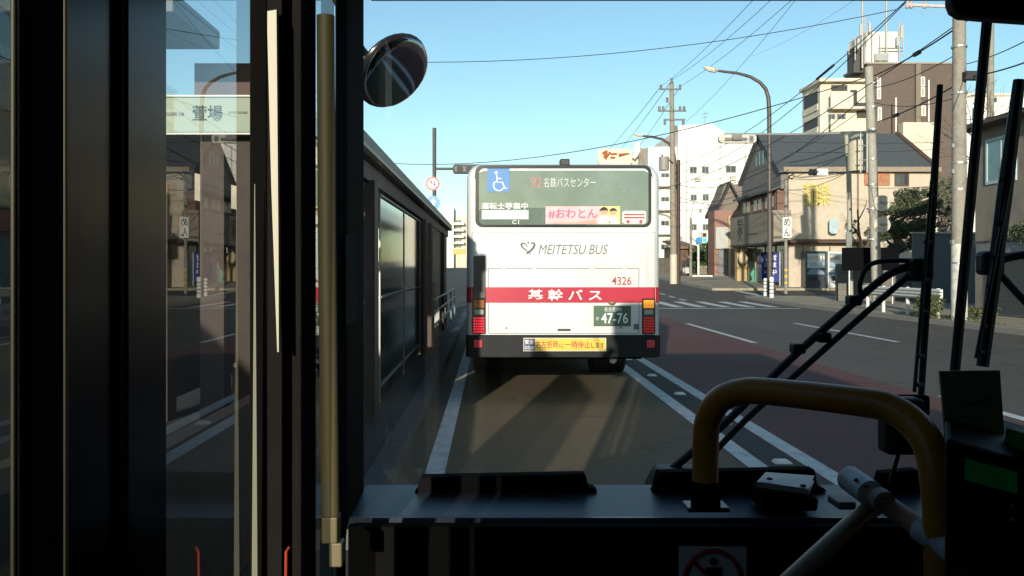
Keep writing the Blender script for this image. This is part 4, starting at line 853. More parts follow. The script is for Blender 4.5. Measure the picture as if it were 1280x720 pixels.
# yellow characters
text('lettering', '麺', PX(1014, Yr), PZ(243, Yr), 1.02, 1.5, Yr-.03, yellowm, rb, bold=0, depth=.08)
text('lettering', '楽', PX(1029.5, Yr), PZ(243, Yr), .85, 1.42, Yr-.03, yellowm, rb, bold=0, depth=.08)
obj('awning', MB().prism([(Yr-.9, PZ(302, Yr)), (Yr-.003, PZ(299, Yr)), (Yr-.003, PZ(301.5, Yr)), (Yr-.9, PZ(304, Yr))], 'x', PX(982, Yr), PX(1090, Yr)), M('awning_brown', (.09, .045, .03), .7), rb)
obj('wall_band', MB().box(PX(1080, Yr), PX(1112, Yr), Yr-.05, Yr-.003, PZ(232, Yr), PZ(216, Yr)), M('brick_orange', (.38, .17, .09), .8, var=.2, scale=5), rb)
window(rb, PX(1118, Yr), PX(1136, Yr), PZ(233, Yr), PZ(216, Yr), Yr, m=darkwood, fw=.1)
window(rb, PX(1095, Yr), PX(1108, Yr), PZ(290, Yr), PZ(262, Yr), Yr, m=darkwood, fw=.1)
mb = MB(); 
for x in (1004, 1037): mb.box(PX(x-.7, Yr), PX(x+.7, Yr), Yr-.12, Yr-.004, gr, PZ(303, Yr))
obj('wall_post', mb, M('post_taupe', (.3, .25, .2), .8), rb)
obj('drain_pipe', MB().tube([(PX(1072, Yr), Yr-.08, gr), (PX(1072, Yr), Yr-.08, PZ(217, Yr))], .05, 8), M('pipe_brown', (.2, .15, .11), .6), rb)
for px in (1092, 1101): obj('air_conditioner', MB().box(PX(px, Yr), PX(px+7, Yr), Yr-.35, Yr-.004, PZ(256, Yr), PZ(246, Yr)), M('unit_cream', (.5, .47, .4), .6), rb, bevel=.02)
obj('spotlight_arm', MB().tube([(PX(985, Yr), Yr-.1, PZ(221, Yr)), (PX(985, Yr), Yr-1.3, PZ(219, Yr))], .04, 6), dark, rb)
# --- shop fronts: vending machines, banners etc.
vg = 'vending machines against the beige restaurant wall'
for k, (xa, xb, lab) in enumerate(((1007, 1033, 'dark-bodied vending machine with a car print on its lower half'), (1035, 1053, 'pale-bodied vending machine with white trim beside the dark one'))):
    yv = Yr-.95; g1 = gz(yv)+.13
    v = thing('vending_machine', (PX((xa+xb)/2, yv), yv, g1), lab+' against the restaurant wall', 'vending machine', vg)
    zt = PZ(314, yv)
    bodym = M('vending_blue_black', (.03, .04, .055), .35) if k == 0 else M('vending_white', (.55, .56, .54), .4)
    obj('body', MB().box(PX(xa, yv), PX(xb, yv), yv, yv+.75, g1, zt), bodym, v, bevel=.03)
    obj('display_window', MB().box(PX(xa+2, yv), PX(xb-2, yv), yv-.015, yv-.001, PZ(335, yv), PZ(317, yv)), M('vending_window', (.16, .20, .20), .15, emit=(.7, .85, .8), es=.10), v)
    for r_ in range(2):
        mb = MB()
        for c_ in range(6):
            xx = PX(xa+3.5+(xb-xa-7)*c_/5, yv); mb.tube([(xx, yv-.03, PZ(333-8.5*r_, yv)), (xx, yv-.03, PZ(328-8.5*r_, yv))], .055, 8)
        obj('can', mb, M('can_print', (.5, .45, .35) if r_ else (.25, .35, .5), .4, var=.7, scale=3), v)
    obj('dispense_slot', MB().box(PX(xa+4, yv), PX(xb-4, yv), yv-.015, yv-.001, PZ(351, yv), PZ(345, yv)), dark, v)
    if k == 0:
        obj('car_print', MB().prism([(PX(a, yv), PZ(b, yv)) for a, b in ((1009, 343), (1011, 338), (1015, 335.8), (1024, 335.8), (1029, 339), (1031, 343))], 'y', yv-.012, yv-.002), M('print_grey_blue', (.2, .26, .32), .4), v)
    else: obj('trim', MB().box(PX(xa+1, yv), PX(xb-1, yv), yv-.014, yv-.001, PZ(344, yv), PZ(340, yv)), M('trim_blue', (.1, .18, .3), .4), v)
yn = Yr+.2
for k, (px, lab) in enumerate(((967, 'blue upright banner with white writing nearest the dark lamp post'), (958.5, 'narrower blue upright banner beside the restaurant entrance'))):
    ybn = Yr+1.2+3*k; xbn = PX(px, ybn); gb = gz(ybn)+.13
    b = thing('shop_banner', (xbn, ybn, gb), lab, 'banner')
    obj('cloth', MB().box(xbn-.4, xbn+.36, ybn-.01, ybn+.01, gb+.25, PZ(315, ybn)), M('banner_blue', (.025, .04, .22), .8, var=.1), b)
    obj('pole', MB().tube([(xbn+.4, ybn, gb), (xbn+.4, ybn, PZ(311, ybn))], .025, 6), white, b)
    for j, ch in enumerate('営業中'): text('lettering', ch, xbn, PZ(322+9*j, ybn), .36, .36, ybn-.012, whiteink, b, bold=.008)
yl = Yr+7.6
lt = obj('paper_lantern', MB().ell((PX(929, yl), yl, PZ(322, yl)), .34, .34, .5).box(PX(929, yl)-.15, PX(929, yl)+.15, yl-.15, yl+.15, PZ(322, yl)+.46, PZ(322, yl)+.62), M('lantern_paper', (.58, .46, .30), .7), smooth=True, label='round cream paper lantern hanging beside the restaurant door', cat='lantern')
yc = Yr+7; gc = gz(yc)+.13
obj('flower_stand', MB().prism([(PX(936, yc), gc), (PX(949, yc), gc), (PX(945, yc), PZ(350, yc)), (PX(947, yc), PZ(342, yc)), (PX(942, yc), PZ(335, yc)), (PX(938, yc), PZ(342, yc)), (PX(940, yc), PZ(350, yc))], 'y', yc-.1, yc+.1), M('turquoise_green', (.04, .32, .20), .6, var=.25, scale=3), label='bright green standing figure sign outside the restaurant entrance', cat='sign', bevel=.03)
obj('potted_plant', MB().ell((PX(926, yc+2), yc+2, gz(yc+2)+.9), .28, .28, .6).tube([(PX(926, yc+2), yc+2, gz(yc+2)+.1), (PX(926, yc+2), yc+2, gz(yc+2)+.5)], [.2, .26], 10), M('dried_plant', (.34, .24, .10), .9, var=.4, scale=7), label='straw coloured potted plant by the restaurant doorway', cat='plant')
# upright white box sign on a yellow banded pole
yw = 47.5; xw = PX(983.5, yw); gw = gz(yw)+.13
us = thing('shop_sign', (xw, yw, gw), 'upright white box sign with black brush characters on a thin grey pole', 'sign')
obj('pole', MB().tube([(xw, yw+.15, gw), (xw, yw+.15, PZ(222, yw))], .085, 10), poleconc, us)
obj('box', MB().box(PX(977.5, yw), PX(988.5, yw), yw-.12, yw+.04, PZ(297.5, yw), PZ(271, yw)), M('sign_white', (.72, .71, .66), .5), us, bevel=.01)
for j, ch in enumerate('めん'): text('lettering', ch, PX(983, yw), PZ(277.5+13*j, yw), .36, .46, yw-.122, blackink, us, bold=.012)
mb = MB(); 
for py in (336, 344, 352): mb.tube([(xw, yw+.15, PZ(py+3, yw)), (xw, yw+.15, PZ(py, yw))], .09, 10)
obj('yellow_band', mb, M('band_yellow', (.6, .42, .06), .6), us)
# pale blue plate on the front wall
obj('wall_mirror', MB().prism(rrect(PX(1037, Yr-.6), PX(1048, Yr-.6), PZ(292, Yr-.6), PZ(273, Yr-.6), .2, 4), 'y', Yr-.6, Yr-.5).tube([(PX(1042, Yr-.5), Yr-.5, PZ(275, Yr)), (PX(1042, Yr), Yr+.02, PZ(275, Yr))], .04, 6), M('pale_blue_plate', (.40, .50, .52), .3), label='pale blue rounded mirror plate on the beige restaurant wall', cat='mirror')
# --- small houses left of the restaurant
Yh = 74.
hs = thing('house', (PX(915, Yh), Yh, gz(Yh)), 'small house with a dark gable roof and red brick upper wall beside the restaurant', 'house')
hx0, hx1 = PX(893, Yh), PX(935, Yh); gh = gz(Yh)
obj('wall', MB().box(hx0, hx1, Yh, Yh+2.2, gh-.3, PZ(263, Yh)), brick, hs)
mb = MB(); mb.prism([(PX(899, Yh), PZ(266, Yh)), (PX(912, Yh), PZ(228, Yh)), (PX(940, Yh), PZ(228, Yh)), (PX(940, Yh), PZ(260, Yh))], 'y', Yh+1.5, Yh+4); obj('upper_wall', mb, M('dim_stucco', (.2, .17, .14), .9), hs)
mb = MB(); a0, a1, b1 = P(894, 267, Yh+.9), P(913, 226, Yh+.9), P(935, 268, Yh+.9); tk = Vector((0, 0, -.28)); bk = Vector((0, 3.6, 0))
for p_, q_ in ((a0, a1), (b1, a1)): mb.add([p_, q_, q_+bk, p_+bk, p_+tk, q_+tk, q_+bk+tk, p_+bk+tk], [(0, 1, 2, 3), (7, 6, 5, 4), (0, 4, 5, 1), (2, 6, 7, 3), (0, 3, 7, 4)])
obj('roof', mb, M('dark_tiles', (.035, .033, .035), .7, var=.2, scale=6), hs)
obj('shop_panel', MB().box(PX(893.5, Yh), PX(909, Yh), Yh-.3, Yh-.003, PZ(311, Yh), PZ(284, Yh)), M('pale_panel', (.42, .42, .38), .6, var=.08), hs)
obj('door', MB().box(PX(897.5, Yh), PX(909, Yh), Yh-.1, Yh-.003, gh, PZ(312, Yh)), M('grey_door', (.17, .17, .175), .6), hs)
obj('pilaster', MB().box(PX(909.5, Yh), PX(913, Yh), Yh-.25, Yh-.003, gh, PZ(270, Yh)), M('ochre_wall', (.42, .31, .18), .8), hs)
Yk = 82.
lw_ = thing('house', (PX(855, Yk), Yk, gz(Yk)), 'low dim brown house and lean-to behind the wooden utility pole', 'house')
obj('wall', MB().box(PX(846, Yk), PX(868, Yk), Yk, Yk+6, gz(Yk)-.3, PZ(308, Yk)), M('brown_boards', (.13, .085, .06), .85, var=.25, scale=3), lw_)
obj('lean_to', MB().box(PX(816, Yk), PX(846, Yk)-.003, Yk+1, Yk+6, gz(Yk)-.3, PZ(322, Yk)), M('dim_boards', (.10, .085, .07), .85, var=.25, scale=3), lw_)
obj('roof', MB().prism([(Yk-.5, PZ(311, Yk)), (Yk+6.3, PZ(300, Yk)), (Yk+6.3, PZ(298, Yk)), (Yk-.5, PZ(308, Yk))], 'x', PX(844, Yk), PX(870, Yk)), M('rust_roof', (.20, .10, .07), .7), lw_)
window(lw_, PX(852, Yk), PX(857, Yk), PZ(345, Yk), PZ(325, Yk), Yk, m=darkwood)
Yk2 = 79.
gwall = thing('garden_wall', (PX(880, Yk2), Yk2, gz(Yk2)), 'stone garden wall in rough courses below the green hedge', 'wall')
obj('stone_wall', MB().box(PX(873, Yk2), PX(898, Yk2), Yk2, Yk2+.5, gz(Yk2)-.3, PZ(332, Yk2)), brick_mat('stone_courses', (.30, .26, .19), (.22, .19, .14), (.12, .1, .08), 1.4, .8, .4, .03), gwall)
# --- grey garage and house by the near kerb
hgx = 16.5
gh_ = thing('house', (hgx+4, 24, .13), 'grey brown house with pale blue window frames above a roller shutter garage', 'house')
obj('wall', MB().box(hgx, hgx+8, 17, 30.0, 0, PZ(152, 29)), M('taupe_render', (.26, .225, .18), .85, var=.08, scale=2, dirt=(.19, .165, .135), dscale=.7), gh_)
obj('roof', MB().prism([(hgx-.6, PZ(158, 29)), (hgx-.6, PZ(153, 29)), (hgx+4, PZ(100, 29)), (hgx+8.6, PZ(153, 29)), (hgx+8.6, PZ(158, 29))], 'y', 16.4, 30.4), M('roof_brown', (.10, .075, .06), .75, var=.15, scale=5), gh_)
pf = M('pale_blue_frame', (.42, .52, .55), .5)
window(gh_, 27.6, 29.3, PZ(228, 28.4), PZ(170, 28.4), hgx, '-x', m=pf, fw=.09, bars=1, glassm=M('blue_pane', (.09, .16, .19), .1, spec=.9, var=.4, scale=1))
window(gh_, 24.2, 26.9, PZ(228, 27.4), PZ(172, 27.4), hgx, '-x', m=pf, fw=.09, bars=2, glassm=M('blue_pane_near', (.09, .16, .19), .1, spec=.9, var=.4, scale=1))
obj('fascia_board', MB().box(hgx-.06, hgx-.003, 17, 30, PZ(320, 28.4), PZ(300, 28.4)), M('fascia_dark', (.07, .065, .06), .7), gh_)
mb = MB(); zt = PZ(316, 28)
for k in range(26): z = .16+(zt-.16)*k/26; mb.prism([(hgx-.045, z), (hgx-.012, z+.03), (hgx-.012, z+.085), (hgx-.045, z+.105), (hgx-.004, z+.105), (hgx-.004, z)], 'y', 22.5, 29.4)
obj('roller_shutter', mb, M('shutter_grey', (.14, .145, .15), .5, .3, var=.1), gh_)
obj('shutter_box', MB().box(hgx-.25, hgx-.062, 22.4, 29.5, zt, zt+.32), M('shutter_box_grey', (.17, .17, .17), .5), gh_)
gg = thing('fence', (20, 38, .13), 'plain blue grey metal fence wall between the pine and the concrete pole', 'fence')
mb = MB().box(18.4, 25.5, 38.4, 38.5, .1, PZ(292, 38.4)); obj('panel', mb, M('fence_blue_grey_shaded', (.085, .10, .11), .6, var=.06, scale=2), gg)  # base colour darkened to carry the shade of the poles
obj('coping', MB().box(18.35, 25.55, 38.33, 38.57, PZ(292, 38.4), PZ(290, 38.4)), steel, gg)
gk = thing('garden_wall', (18.5, 40, .13), 'dull grey low block wall behind the guard rail', 'wall')
obj('block_wall', MB().box(PX(1046, 41), PX(1140, 41), 41, 41.2, gz(41), PZ(330, 41)), brick_mat('grey_blocks', (.17, .155, .135), (.15, .14, .12), (.1, .09, .08), 1.5, .8, .4, .02), gk)
bb = thing('billboard', (PX(1088, 38.0), 38.0, .13), 'black blank back of a roadside board on two posts before the pine', 'board')
obj('panel', MB().box(PX(1053, 38), PX(1124, 38), 38.0, 38.08, PZ(338, 38), PZ(309.5, 38)), blackgl if False else M('board_black', (.004, .004, .005), .8, spec=.05), bb, bevel=.01)
for px in (1062, 1116): obj('post', MB().tube([(PX(px, 38.1), 38.13, .1), (PX(px, 38.1), 38.13, PZ(312, 38))], .04, 8), steel, bb)
# --- across the carriageway on the other side and far ahead
def side_block(y0, y1, x1, h, m, lab, nf, signcol=None):
    b = thing('shop_building', (x1-5, (y0+y1)/2, gz(y0)), lab, 'building')
    obj('wall', MB().box(x1-10, x1, y0, y1, -.1, h+gz(y0)), m, b)
    for f in range(nf):
        n_ = max(2, int((y1-y0)/3.2))
        for k in range(n_):
            a = y0+.7+(y1-y0-.8)*k/n_; z = gz(y0)+3.6+3*f
            mb = MB().box(x1+.004, x1+.03, a, a+1.7, z, z+1.4); p_ = obj('window', mb, winglass, b)
            mb = MB().box(x1+.003, x1+.06, a-.06, a+1.76, z-.07, z).box(x1+.003, x1+.06, a-.06, a+1.76, z+1.4, z+1.47); obj('frame', mb, alu, p_)
    obj('shop_front', MB().box(x1+.003, x1+.05, y0+.6, y1-.6, .15+gz(y0), 2.7), M('shutter_front', (.16, .165, .17), .5, .2, var=.2, scale=3), b)
    if signcol: obj('fascia_sign', MB().box(x1+.003, x1+.25, y0+.5, y1-.5, 2.8, 3.45), signcol, b)
    return b
side_block(4, 15, -15, 7, cream, 'two storey cream shop building across the road behind the stop', 1, M('sign_maroon', (.35, .04, .04), .5))
sb2 = side_block(15.6, 29, -15, 9.5, M('grey_render', (.26, .25, .24), .85), 'grey three storey shop building with a red and white fascia across the road', 2, M('sign_pinkred', (.5, .07, .08), .5))
side_block(30, 46, -15.5, 8, M('brown_render', (.16, .11, .085), .85), 'brown shop building beyond the grey one across the road', 1)
side_block(60, 78, -15, 11, stucco, 'sandy building past the junction on the shelter side', 2)
Yf = 150.
ff = thing('apartment_block', (PX(573, Yf), Yf+5, gz(Yf)), 'distant cream flats seen in the gap between the shelter and the bus', 'building')
obj('wall', MB().box(PX(556, Yf), PX(567, Yf), Yf, Yf+10, gz(Yf)-1, PZ(259, Yf)), bldwhite, ff)
obj('wing_wall', MB().box(PX(567, Yf)+.003, PX(600, Yf), Yf+1.5, Yf+10, gz(Yf)-1, PZ(270, Yf)), cream, ff)
for k in range(5):
    obj('balcony', MB().box(PX(567.5, Yf), PX(580, Yf), Yf+.2, Yf+1.45, PZ(281+8*k, Yf), PZ(278+8*k, Yf)), bldwhite, ff)
    window(ff, PX(569, Yf), PX(577, Yf), PZ(278+8*k, Yf), PZ(274+8*k, Yf), Yf+1.5, fw=.1)
obj('yellow_sign', MB().box(PX(566, Yf-8), PX(582, Yf-8), Yf-8, Yf-7.7, PZ(318, Yf-8), PZ(311, Yf-8)).box(PX(573, Yf-8), PX(574, Yf-8), Yf-7.9, Yf-7.8, gz(Yf), PZ(318, Yf-8)), M('dull_yellow_sign', (.5, .4, .12), .6), label='dull yellow road gantry sign far ahead in the gap beside the bus', cat='sign')
for k, (px, yy, hh, cc, lab) in enumerate(((700, 190, 13, cream, 'far cream building hidden mostly behind the bus ahead'),)):
    b = thing('shop_building', (PX(px, yy), yy+5, gz(yy)), lab, 'building'); obj('wall', MB().box(PX(px-60, yy), PX(px+70, yy), yy, yy+10, gz(yy)-1, hh), cc, b)

# ------------------------------------------------------------------ greenery
def leaves(mb, c, rad, n, size, flat=1.0, seed=0):
    rg = random.Random(seed)
    for _ in range(n):
        while True:
            v = Vector((rg.uniform(-1, 1), rg.uniform(-1, 1), rg.uniform(-1, 1)))
            if v.length < 1: break
        v = v.normalized()*(v.length**.45)
        p = Vector(c)+Vector((v.x*rad[0], v.y*rad[1], v.z*rad[2]))
        a = Vector((rg.gauss(0, 1), rg.gauss(0, 1), rg.gauss(0, flat))).normalized(); b = a.orthogonal().normalized(); b = Matrix.Rotation(rg.uniform(0, 6.28), 3, a) @ b
        s = size*rg.uniform(.6, 1.4); t2 = a.cross(b)
        mb.add([p-b*s, p+t2*s*.45, p+b*s, p-t2*s*.45], [(0, 1, 2, 3)])
    return mb
# cloud pruned pine
yt = 43.
pt = thing('pine_tree', (PX(1118, yt), yt, gz(yt)+.13), 'dark clipped pine with layered pads and twisted trunk above the grey wall', 'pine tree')
tr = smoothcurve([P(1122, 345, yt), P(1116, 322, yt), P(1124, 300, yt), P(1112, 278, yt), P(1124, 258, yt), P(1128, 240, yt)], 5)
mb = MB(); mb.tube(tr, [.17-.11*i/(len(tr)-1) for i in range(len(tr))], 8)
pads = [(1140, 241, 26, 7), (1112, 262, 22, 7), (1148, 262, 24, 8), (1125, 280, 26, 9), (1160, 283, 20, 9), (1100, 292, 16, 8), (1142, 303, 26, 10), (1168, 255, 14, 6), (1118, 312, 16, 8), (1134, 268, 22, 9), (1128, 291, 22, 9), (1152, 284, 22, 9), (1140, 252, 20, 8)]
for (a, b, rx, rz2) in pads: mb.tube(smoothcurve([P(1118, min(b+18, 320), yt), P((1118+a)/2, b+9, yt), P(a, b+2, yt)], 3), [.07]*3+[.05]*3+[.03], 6)
obj('trunk', mb, bark, pt)
mb = MB()
for k, (a, b, rx, rz2) in enumerate(pads):
    rg = random.Random(k)
    for j in range(5): leaves(mb, P(a+rg.uniform(-.6, .6)*rx, b+rg.uniform(-.55, .55)*rz2, yt+rg.uniform(-.6, .6)), (rx*.58/F*yt, .7, rz2*.8/F*yt), 420, .05, 1, k*10+j)
obj('crown', mb, leafm, pt)
y2 = 41.6
bt = thing('bare_tree', (PX(1076, y2), y2, gz(y2)+.13), 'bare forked tree trunk standing between the two grey poles', 'tree')
mb = MB()
for pts_, r_ in (((( 1077, 340), (1078, 312), (1074, 292), (1072, 262)), .09), (((1078, 318), (1087, 300), (1090, 285)), .06), (((1076, 300), (1064, 280), (1058, 276)), .04), (((1076, 318), (1068, 300), (1062, 290)), .045), (((1086, 330), (1092, 300), (1096, 270)), .05), (((1073, 275), (1080, 262), (1084, 250)), .035)):
    q_ = smoothcurve([P(a, b, y2) for a, b in pts_], 4); mb.tube(q_, [r_*(1-.6*i/(len(q_)-1)) for i in range(len(q_))], 7)
obj('trunk', mb, bark, bt)
obj('foliage', leaves(leaves(MB(), P(1066, 283, y2), (.35, .4, .35), 160, .06, 1, 5), P(1092, 290, y2), (.25, .4, .6), 140, .06, 1, 6), leafm, bt)
def bush(name, c, rad, n, size, m, lab, seed, cat='bush'):
    o = thing(name, (c[0], c[1], c[2]-rad[2]), lab, cat); mb = MB(); rg = random.Random(seed)
    for k in range(7): leaves(mb, Vector(c)+Vector((rg.uniform(-.5, .5)*rad[0], rg.uniform(-.4, .4)*rad[1], rg.uniform(-.35, .4)*rad[2])), (rad[0]*.55, rad[1]*.6, rad[2]*.6), n//7, size, 1, seed*9+k)
    obj('foliage', mb, m, o); mb = MB()
    for k in range(6): mb.tube([Vector((c[0], c[1], c[2]-rad[2])), Vector(c)+Vector((rg.uniform(-.6, .6)*rad[0], rg.uniform(-.5, .5)*rad[1], rg.uniform(0, .6)*rad[2]))], [.02, .008], 5)
    obj('stem', mb, bark, o); return o
bush('shrub', (13.47, 26.9, .55), (.36, .75, .44), 1300, .05, leafm2, 'low yellow green shrub at the kerb against the guard rail', 3)
c = P(1227, 388, 26.6); bush('weed_clump', (c.x, 26.6, c.z), (.5, .5, .2), 420, .05, leafm2, 'patch of weeds at the foot of the white painted pole', 8)
c = P(884, 322, Yk2); bush('hedge_bush', (c.x, Yk2+1.0, c.z), (1.35, 1.0, 2.0), 2200, .13, leafm3, 'tall leafy green hedge above the stone garden wall', 12)
c = P(824, 345, 84); bush('dark_bush', (c.x, 84, c.z), (1.6, 1., 1.2), 900, .13, leafm, 'dark bush at the roadside just past the bus corner', 15)
c = P(1180, 262, 45); bush('garden_tree_top', (c.x+.3, 45, c.z), (1.0, 1., 1.9), 900, .1, leafm, 'dark leafy garden bush rising behind the blue grey fence', 17)
bush('balcony_hedge', (16.25, 26.4, 2.75), (.36, 1.9, .45), 1500, .055, leafm, 'dark hedge growing along the top of the roller shutter box', 21)
def bare_tree(base, h, seed, lab, spread=.5, r0=.10, depth=5):
    o = thing('bare_tree', base, lab, 'tree'); mb = MB(); rg = random.Random(seed)
    def br(p, d_, ln, r, k):
        e = p+d_*ln; m_ = (p+e)/2+Vector((rg.gauss(0, .05), rg.gauss(0, .05), 0))*ln
        mb.tube([p, m_, e], [r, r*.85, r*.65], 5 if k > 2 else 3, False)
        if k == 0: return
        for _ in range(3 if k > 1 else 2):
            nd = (d_+Vector((rg.gauss(0, spread), rg.gauss(0, spread), rg.gauss(.1, spread*.6)))).normalized(); br(p+(e-p)*rg.uniform(.6, 1), nd, ln*rg.uniform(.6, .8), r*.6, k-1)
    br(Vector(base), Vector((0, 0, 1)), h*.38, r0, depth); obj('trunk', mb, twig, o); return o
bare_tree((PX(1262, 34), 34, .13), 9.2, 4, 'bare winter tree with fine twigs above the grey house', .45)
bare_tree((-5.6, 31, 0.1), 6.6, 9, 'bare winter tree whose twigs show over the shelter roof', .5)
mb = leaves(MB(), (13.9, 27, .15), (.45, 3.2, .09), 700, .04, 1, 31); obj('grass', mb, leafm2, kind='stuff', label='thin weeds and grass along the kerb edge', cat='grass')

# ------------------------------------------------------------------ street furniture
# guard rail
grl = thing('guard_rail', (13.75, 29.5, .13), 'white steel guard rail on posts along the kerb', 'guard rail')
mb = MB()
for z0, z1 in ((.74, .82), (.84, .92), (.94, 1.02)): mb.prism([(13.72, z0), (13.66, (z0+z1)/2-.02), (13.66, (z0+z1)/2+.02), (13.72, z1), (13.745, z1), (13.745, z0)], 'y', 26.8, 32.6)
mb.box(13.745, 13.755, 26.8, 32.6, .70, 1.03)
obj('beam', mb, white, grl)
for y in (27.2, 29.2, 31.0, 32.3): obj('post', MB().tube([(13.82, y, .1), (13.82, y, 1.05)], .058, 10), white, grl)
# bollards by the lamp post
by = 45.0
b0 = None
for k, (px, py) in enumerate(((957, 374), (964.5, 377))):
    yb = 45.6-1.6*k; x = PX(px, yb); z = gz(yb)+.13
    b = thing('bollard', (x, yb, z), ('shorter' if k == 0 else 'taller')+' white bollard with dark bands at the corner kerb, '+('behind its twin' if k == 0 else 'in front of its twin'), 'bollard', 'white bollards at the corner')
    hh = .92+.12*k
    obj('post', MB().tube([(x, yb, z), (x, yb, z+hh-.04), (x, yb, z+hh)], [.11, .11, .07], 14), white, b, smooth=True)
    for j in range(4):
        zz = z+.2+.18*j; obj('band', MB().tube([(x, yb, zz), (x, yb, zz+.05)], .113, 14), M('band_grey', (.10, .10, .10), .6), b)
# white pipe fence at the far corner
pfx = thing('pipe_fence', (PX(878, 74), 74, gz(74)), 'white pipe guard fence at the far corner of the junction', 'fence')
yf = 72.
for z in (345, 350.5): obj('bar', MB().tube([P(866, z, yf), P(890, z, yf)], .07, 8), white, pfx)
for px in (867, 889.5): obj('post', MB().tube([(PX(px, yf), yf, gz(yf)), P(px, 344, yf)], .1, 10), white, pfx)
# sign post with blue arrow and small green signal
yg = 72.5
jsn = thing('signal_post', (PX(873, yg), yg, gz(yg)), 'thin white post with round blue sign, green signal and blank plate at the corner', 'sign post')
obj('pole', MB().tube([(PX(873, yg), yg, gz(yg)), P(873, 292, yg)], .09, 8), white, jsn)
obj('blank_plate', MB().box(PX(865, yg), PX(876, yg), yg-.1, yg-.06, PZ(303, yg), PZ(291, yg)), M('pale_plate', (.6, .62, .58), .5), jsn)
s_ = obj('round_sign', MB().disc(P(873.5, 300.5, yg-.16), (0, 1, 0), .27, .03, 22), bluem, jsn)
sg2 = obj('signal_head', MB().box(PX(877, yg), PX(883.5, yg), yg-.14, yg+.1, PZ(304, yg), PZ(290, yg)), M('signal_case', (.55, .56, .5), .6), jsn, bevel=.02)
obj('red_lens', MB().box(PX(878, yg), PX(882.5, yg), yg-.16, yg-.141, PZ(296, yg), PZ(291.5, yg)), M('lens_dark', (.06, .03, .03), .3), sg2)
obj('green_lens', MB().box(PX(878, yg), PX(882.5, yg), yg-.16, yg-.141, PZ(302.5, yg), PZ(298, yg)), M('lens_green', (.03, .35, .28), .3, emit=(.05, .9, .65), es=.8), sg2)
obj('thin_pole', MB().tube([(PX(863.5, 73), 73, gz(73)), P(863.5, 272, 73)], .11, 8).tube([P(863.5, 274, 73), P(866, 258, 73), P(868, 250, 73)], .03, 6), poleconc, label='slim grey pole beside the white sign post at the far corner', cat='pole')
# parked scooter with a rider dressed in black beside the pole
ysc = 74.; sx = PX(857, ysc); g_ = gz(ysc)+.02
sc_ = thing('motor_scooter', (sx, ysc, g_), 'dark scooter standing at the far corner by the wooden pole', 'scooter')
for dx in (-.1, .1): obj('wheel', MB().tube([(sx+dx*4-.05, ysc+dx*2, g_+.26), (sx+dx*4+.05, ysc+dx*2, g_+.26)], .26, 16), black, sc_)
mb = MB(); mb.prism([(ysc-.7, g_+.3), (ysc-.6, g_+.8), (ysc-.45, g_+.85), (ysc-.3, g_+.42), (ysc+.05, g_+.42), (ysc+.1, g_+.78), (ysc+.75, g_+.75), (ysc+.7, g_+.35)], 'x', sx-.18, sx+.18); obj('body', mb, M('scooter_white', (.45, .43, .40), .4), sc_, bevel=.04)
obj('handlebar', MB().tube([(sx-.35, ysc-.52, g_+1.0), (sx, ysc-.58, g_+.95), (sx+.35, ysc-.52, g_+1.0)], .03, 8), black, sc_)
pe = thing('person', (PX(861, 75), 75, gz(75)), 'person in dark clothes standing behind the scooter at the far corner', 'person')
x, y, z = PX(861, 75), 75, gz(75)+.02
skin_body('body', [((x, y, z+.95), .17, .12), ((x, y, z+1.2), .16, .11), ((x, y, z+1.42), .18, .11), ((x, y, z+1.52), .06), ((x, y, z+1.62), .09), ((x, y-.01, z+1.72), .085),
    ((x-.22, y, z+1.38), .06), ((x-.28, y-.06, z+1.12), .05), ((x-.2, y-.26, z+.98), .04), ((x+.22, y, z+1.38), .06), ((x+.27, y, z+1.12), .05), ((x+.26, y-.08, z+.88), .04),
    ((x-.09, y, z+.88), .10), ((x-.10, y-.02, z+.48), .07), ((x-.10, y, z+.05), .05), ((x+.09, y, z+.88), .10), ((x+.11, y-.02, z+.48), .07), ((x+.12, y, z+.05), .05)],
    [(0, 1), (1, 2), (2, 3), (3, 4), (4, 5), (2, 6), (6, 7), (7, 8), (2, 9), (9, 10), (10, 11), (0, 12), (12, 13), (13, 14), (0, 15), (15, 16), (16, 17)], 0, M('dark_clothes', (.03, .03, .035), .85), pe)
obj('face', MB().ell((x, y-.045, z+1.67), .07, .06, .10), M('skin_far', (.45, .28, .2), .6), pe, smooth=True)

def lamp(name, foot, pts, lab, r=.08, head=None, m=brownpole):
    t = thing(name, foot, lab, 'street lamp'); n_ = len(pts)
    obj('pole', MB().tube(pts, [r*(1.15-.6*i/(n_-1)) for i in range(n_)], 12), m, t, smooth=True)
    a, b = head; dirv = (Vector(b)-Vector(a)); q_ = dirv.to_track_quat('X', 'Z').to_matrix(); c_ = (Vector(a)+Vector(b))/2; ln = dirv.length
    hd = obj('lamp_head', MB().ell(c_, ln/2, .17, .12, q_, 16, 10), M('lamp_shell', (.52, .50, .44), .5), t, smooth=True)
    obj('lamp_lens', MB().ell(c_+Vector((0, 0, -.07)), ln*.38, .13, .08, q_, 16, 10), M('lamp_glass', (.6, .6, .55), .2), hd, smooth=True); return t
yl = 45.; xl = PX(962.5, yl)
pts = [Vector((xl, yl, gz(yl)+.1)), P(962, 250, yl), P(961.5, 140, yl)]+[P(a, b, yl) for a, b in ((960.5, 122), (957, 111), (950, 103), (938, 96), (922, 91.5), (905, 89.5), (894, 88))]
lamp('street_lamp', (xl, yl, gz(yl)), pts, 'tall street lamp with long curved arm and brown post near the bollards', .11, (P(898, 89, yl), P(879, 84, yl)), M('lamp_post_brown', (.075, .06, .05), .5, var=.2))
yl = 76.; xl = PX(847.5, yl)
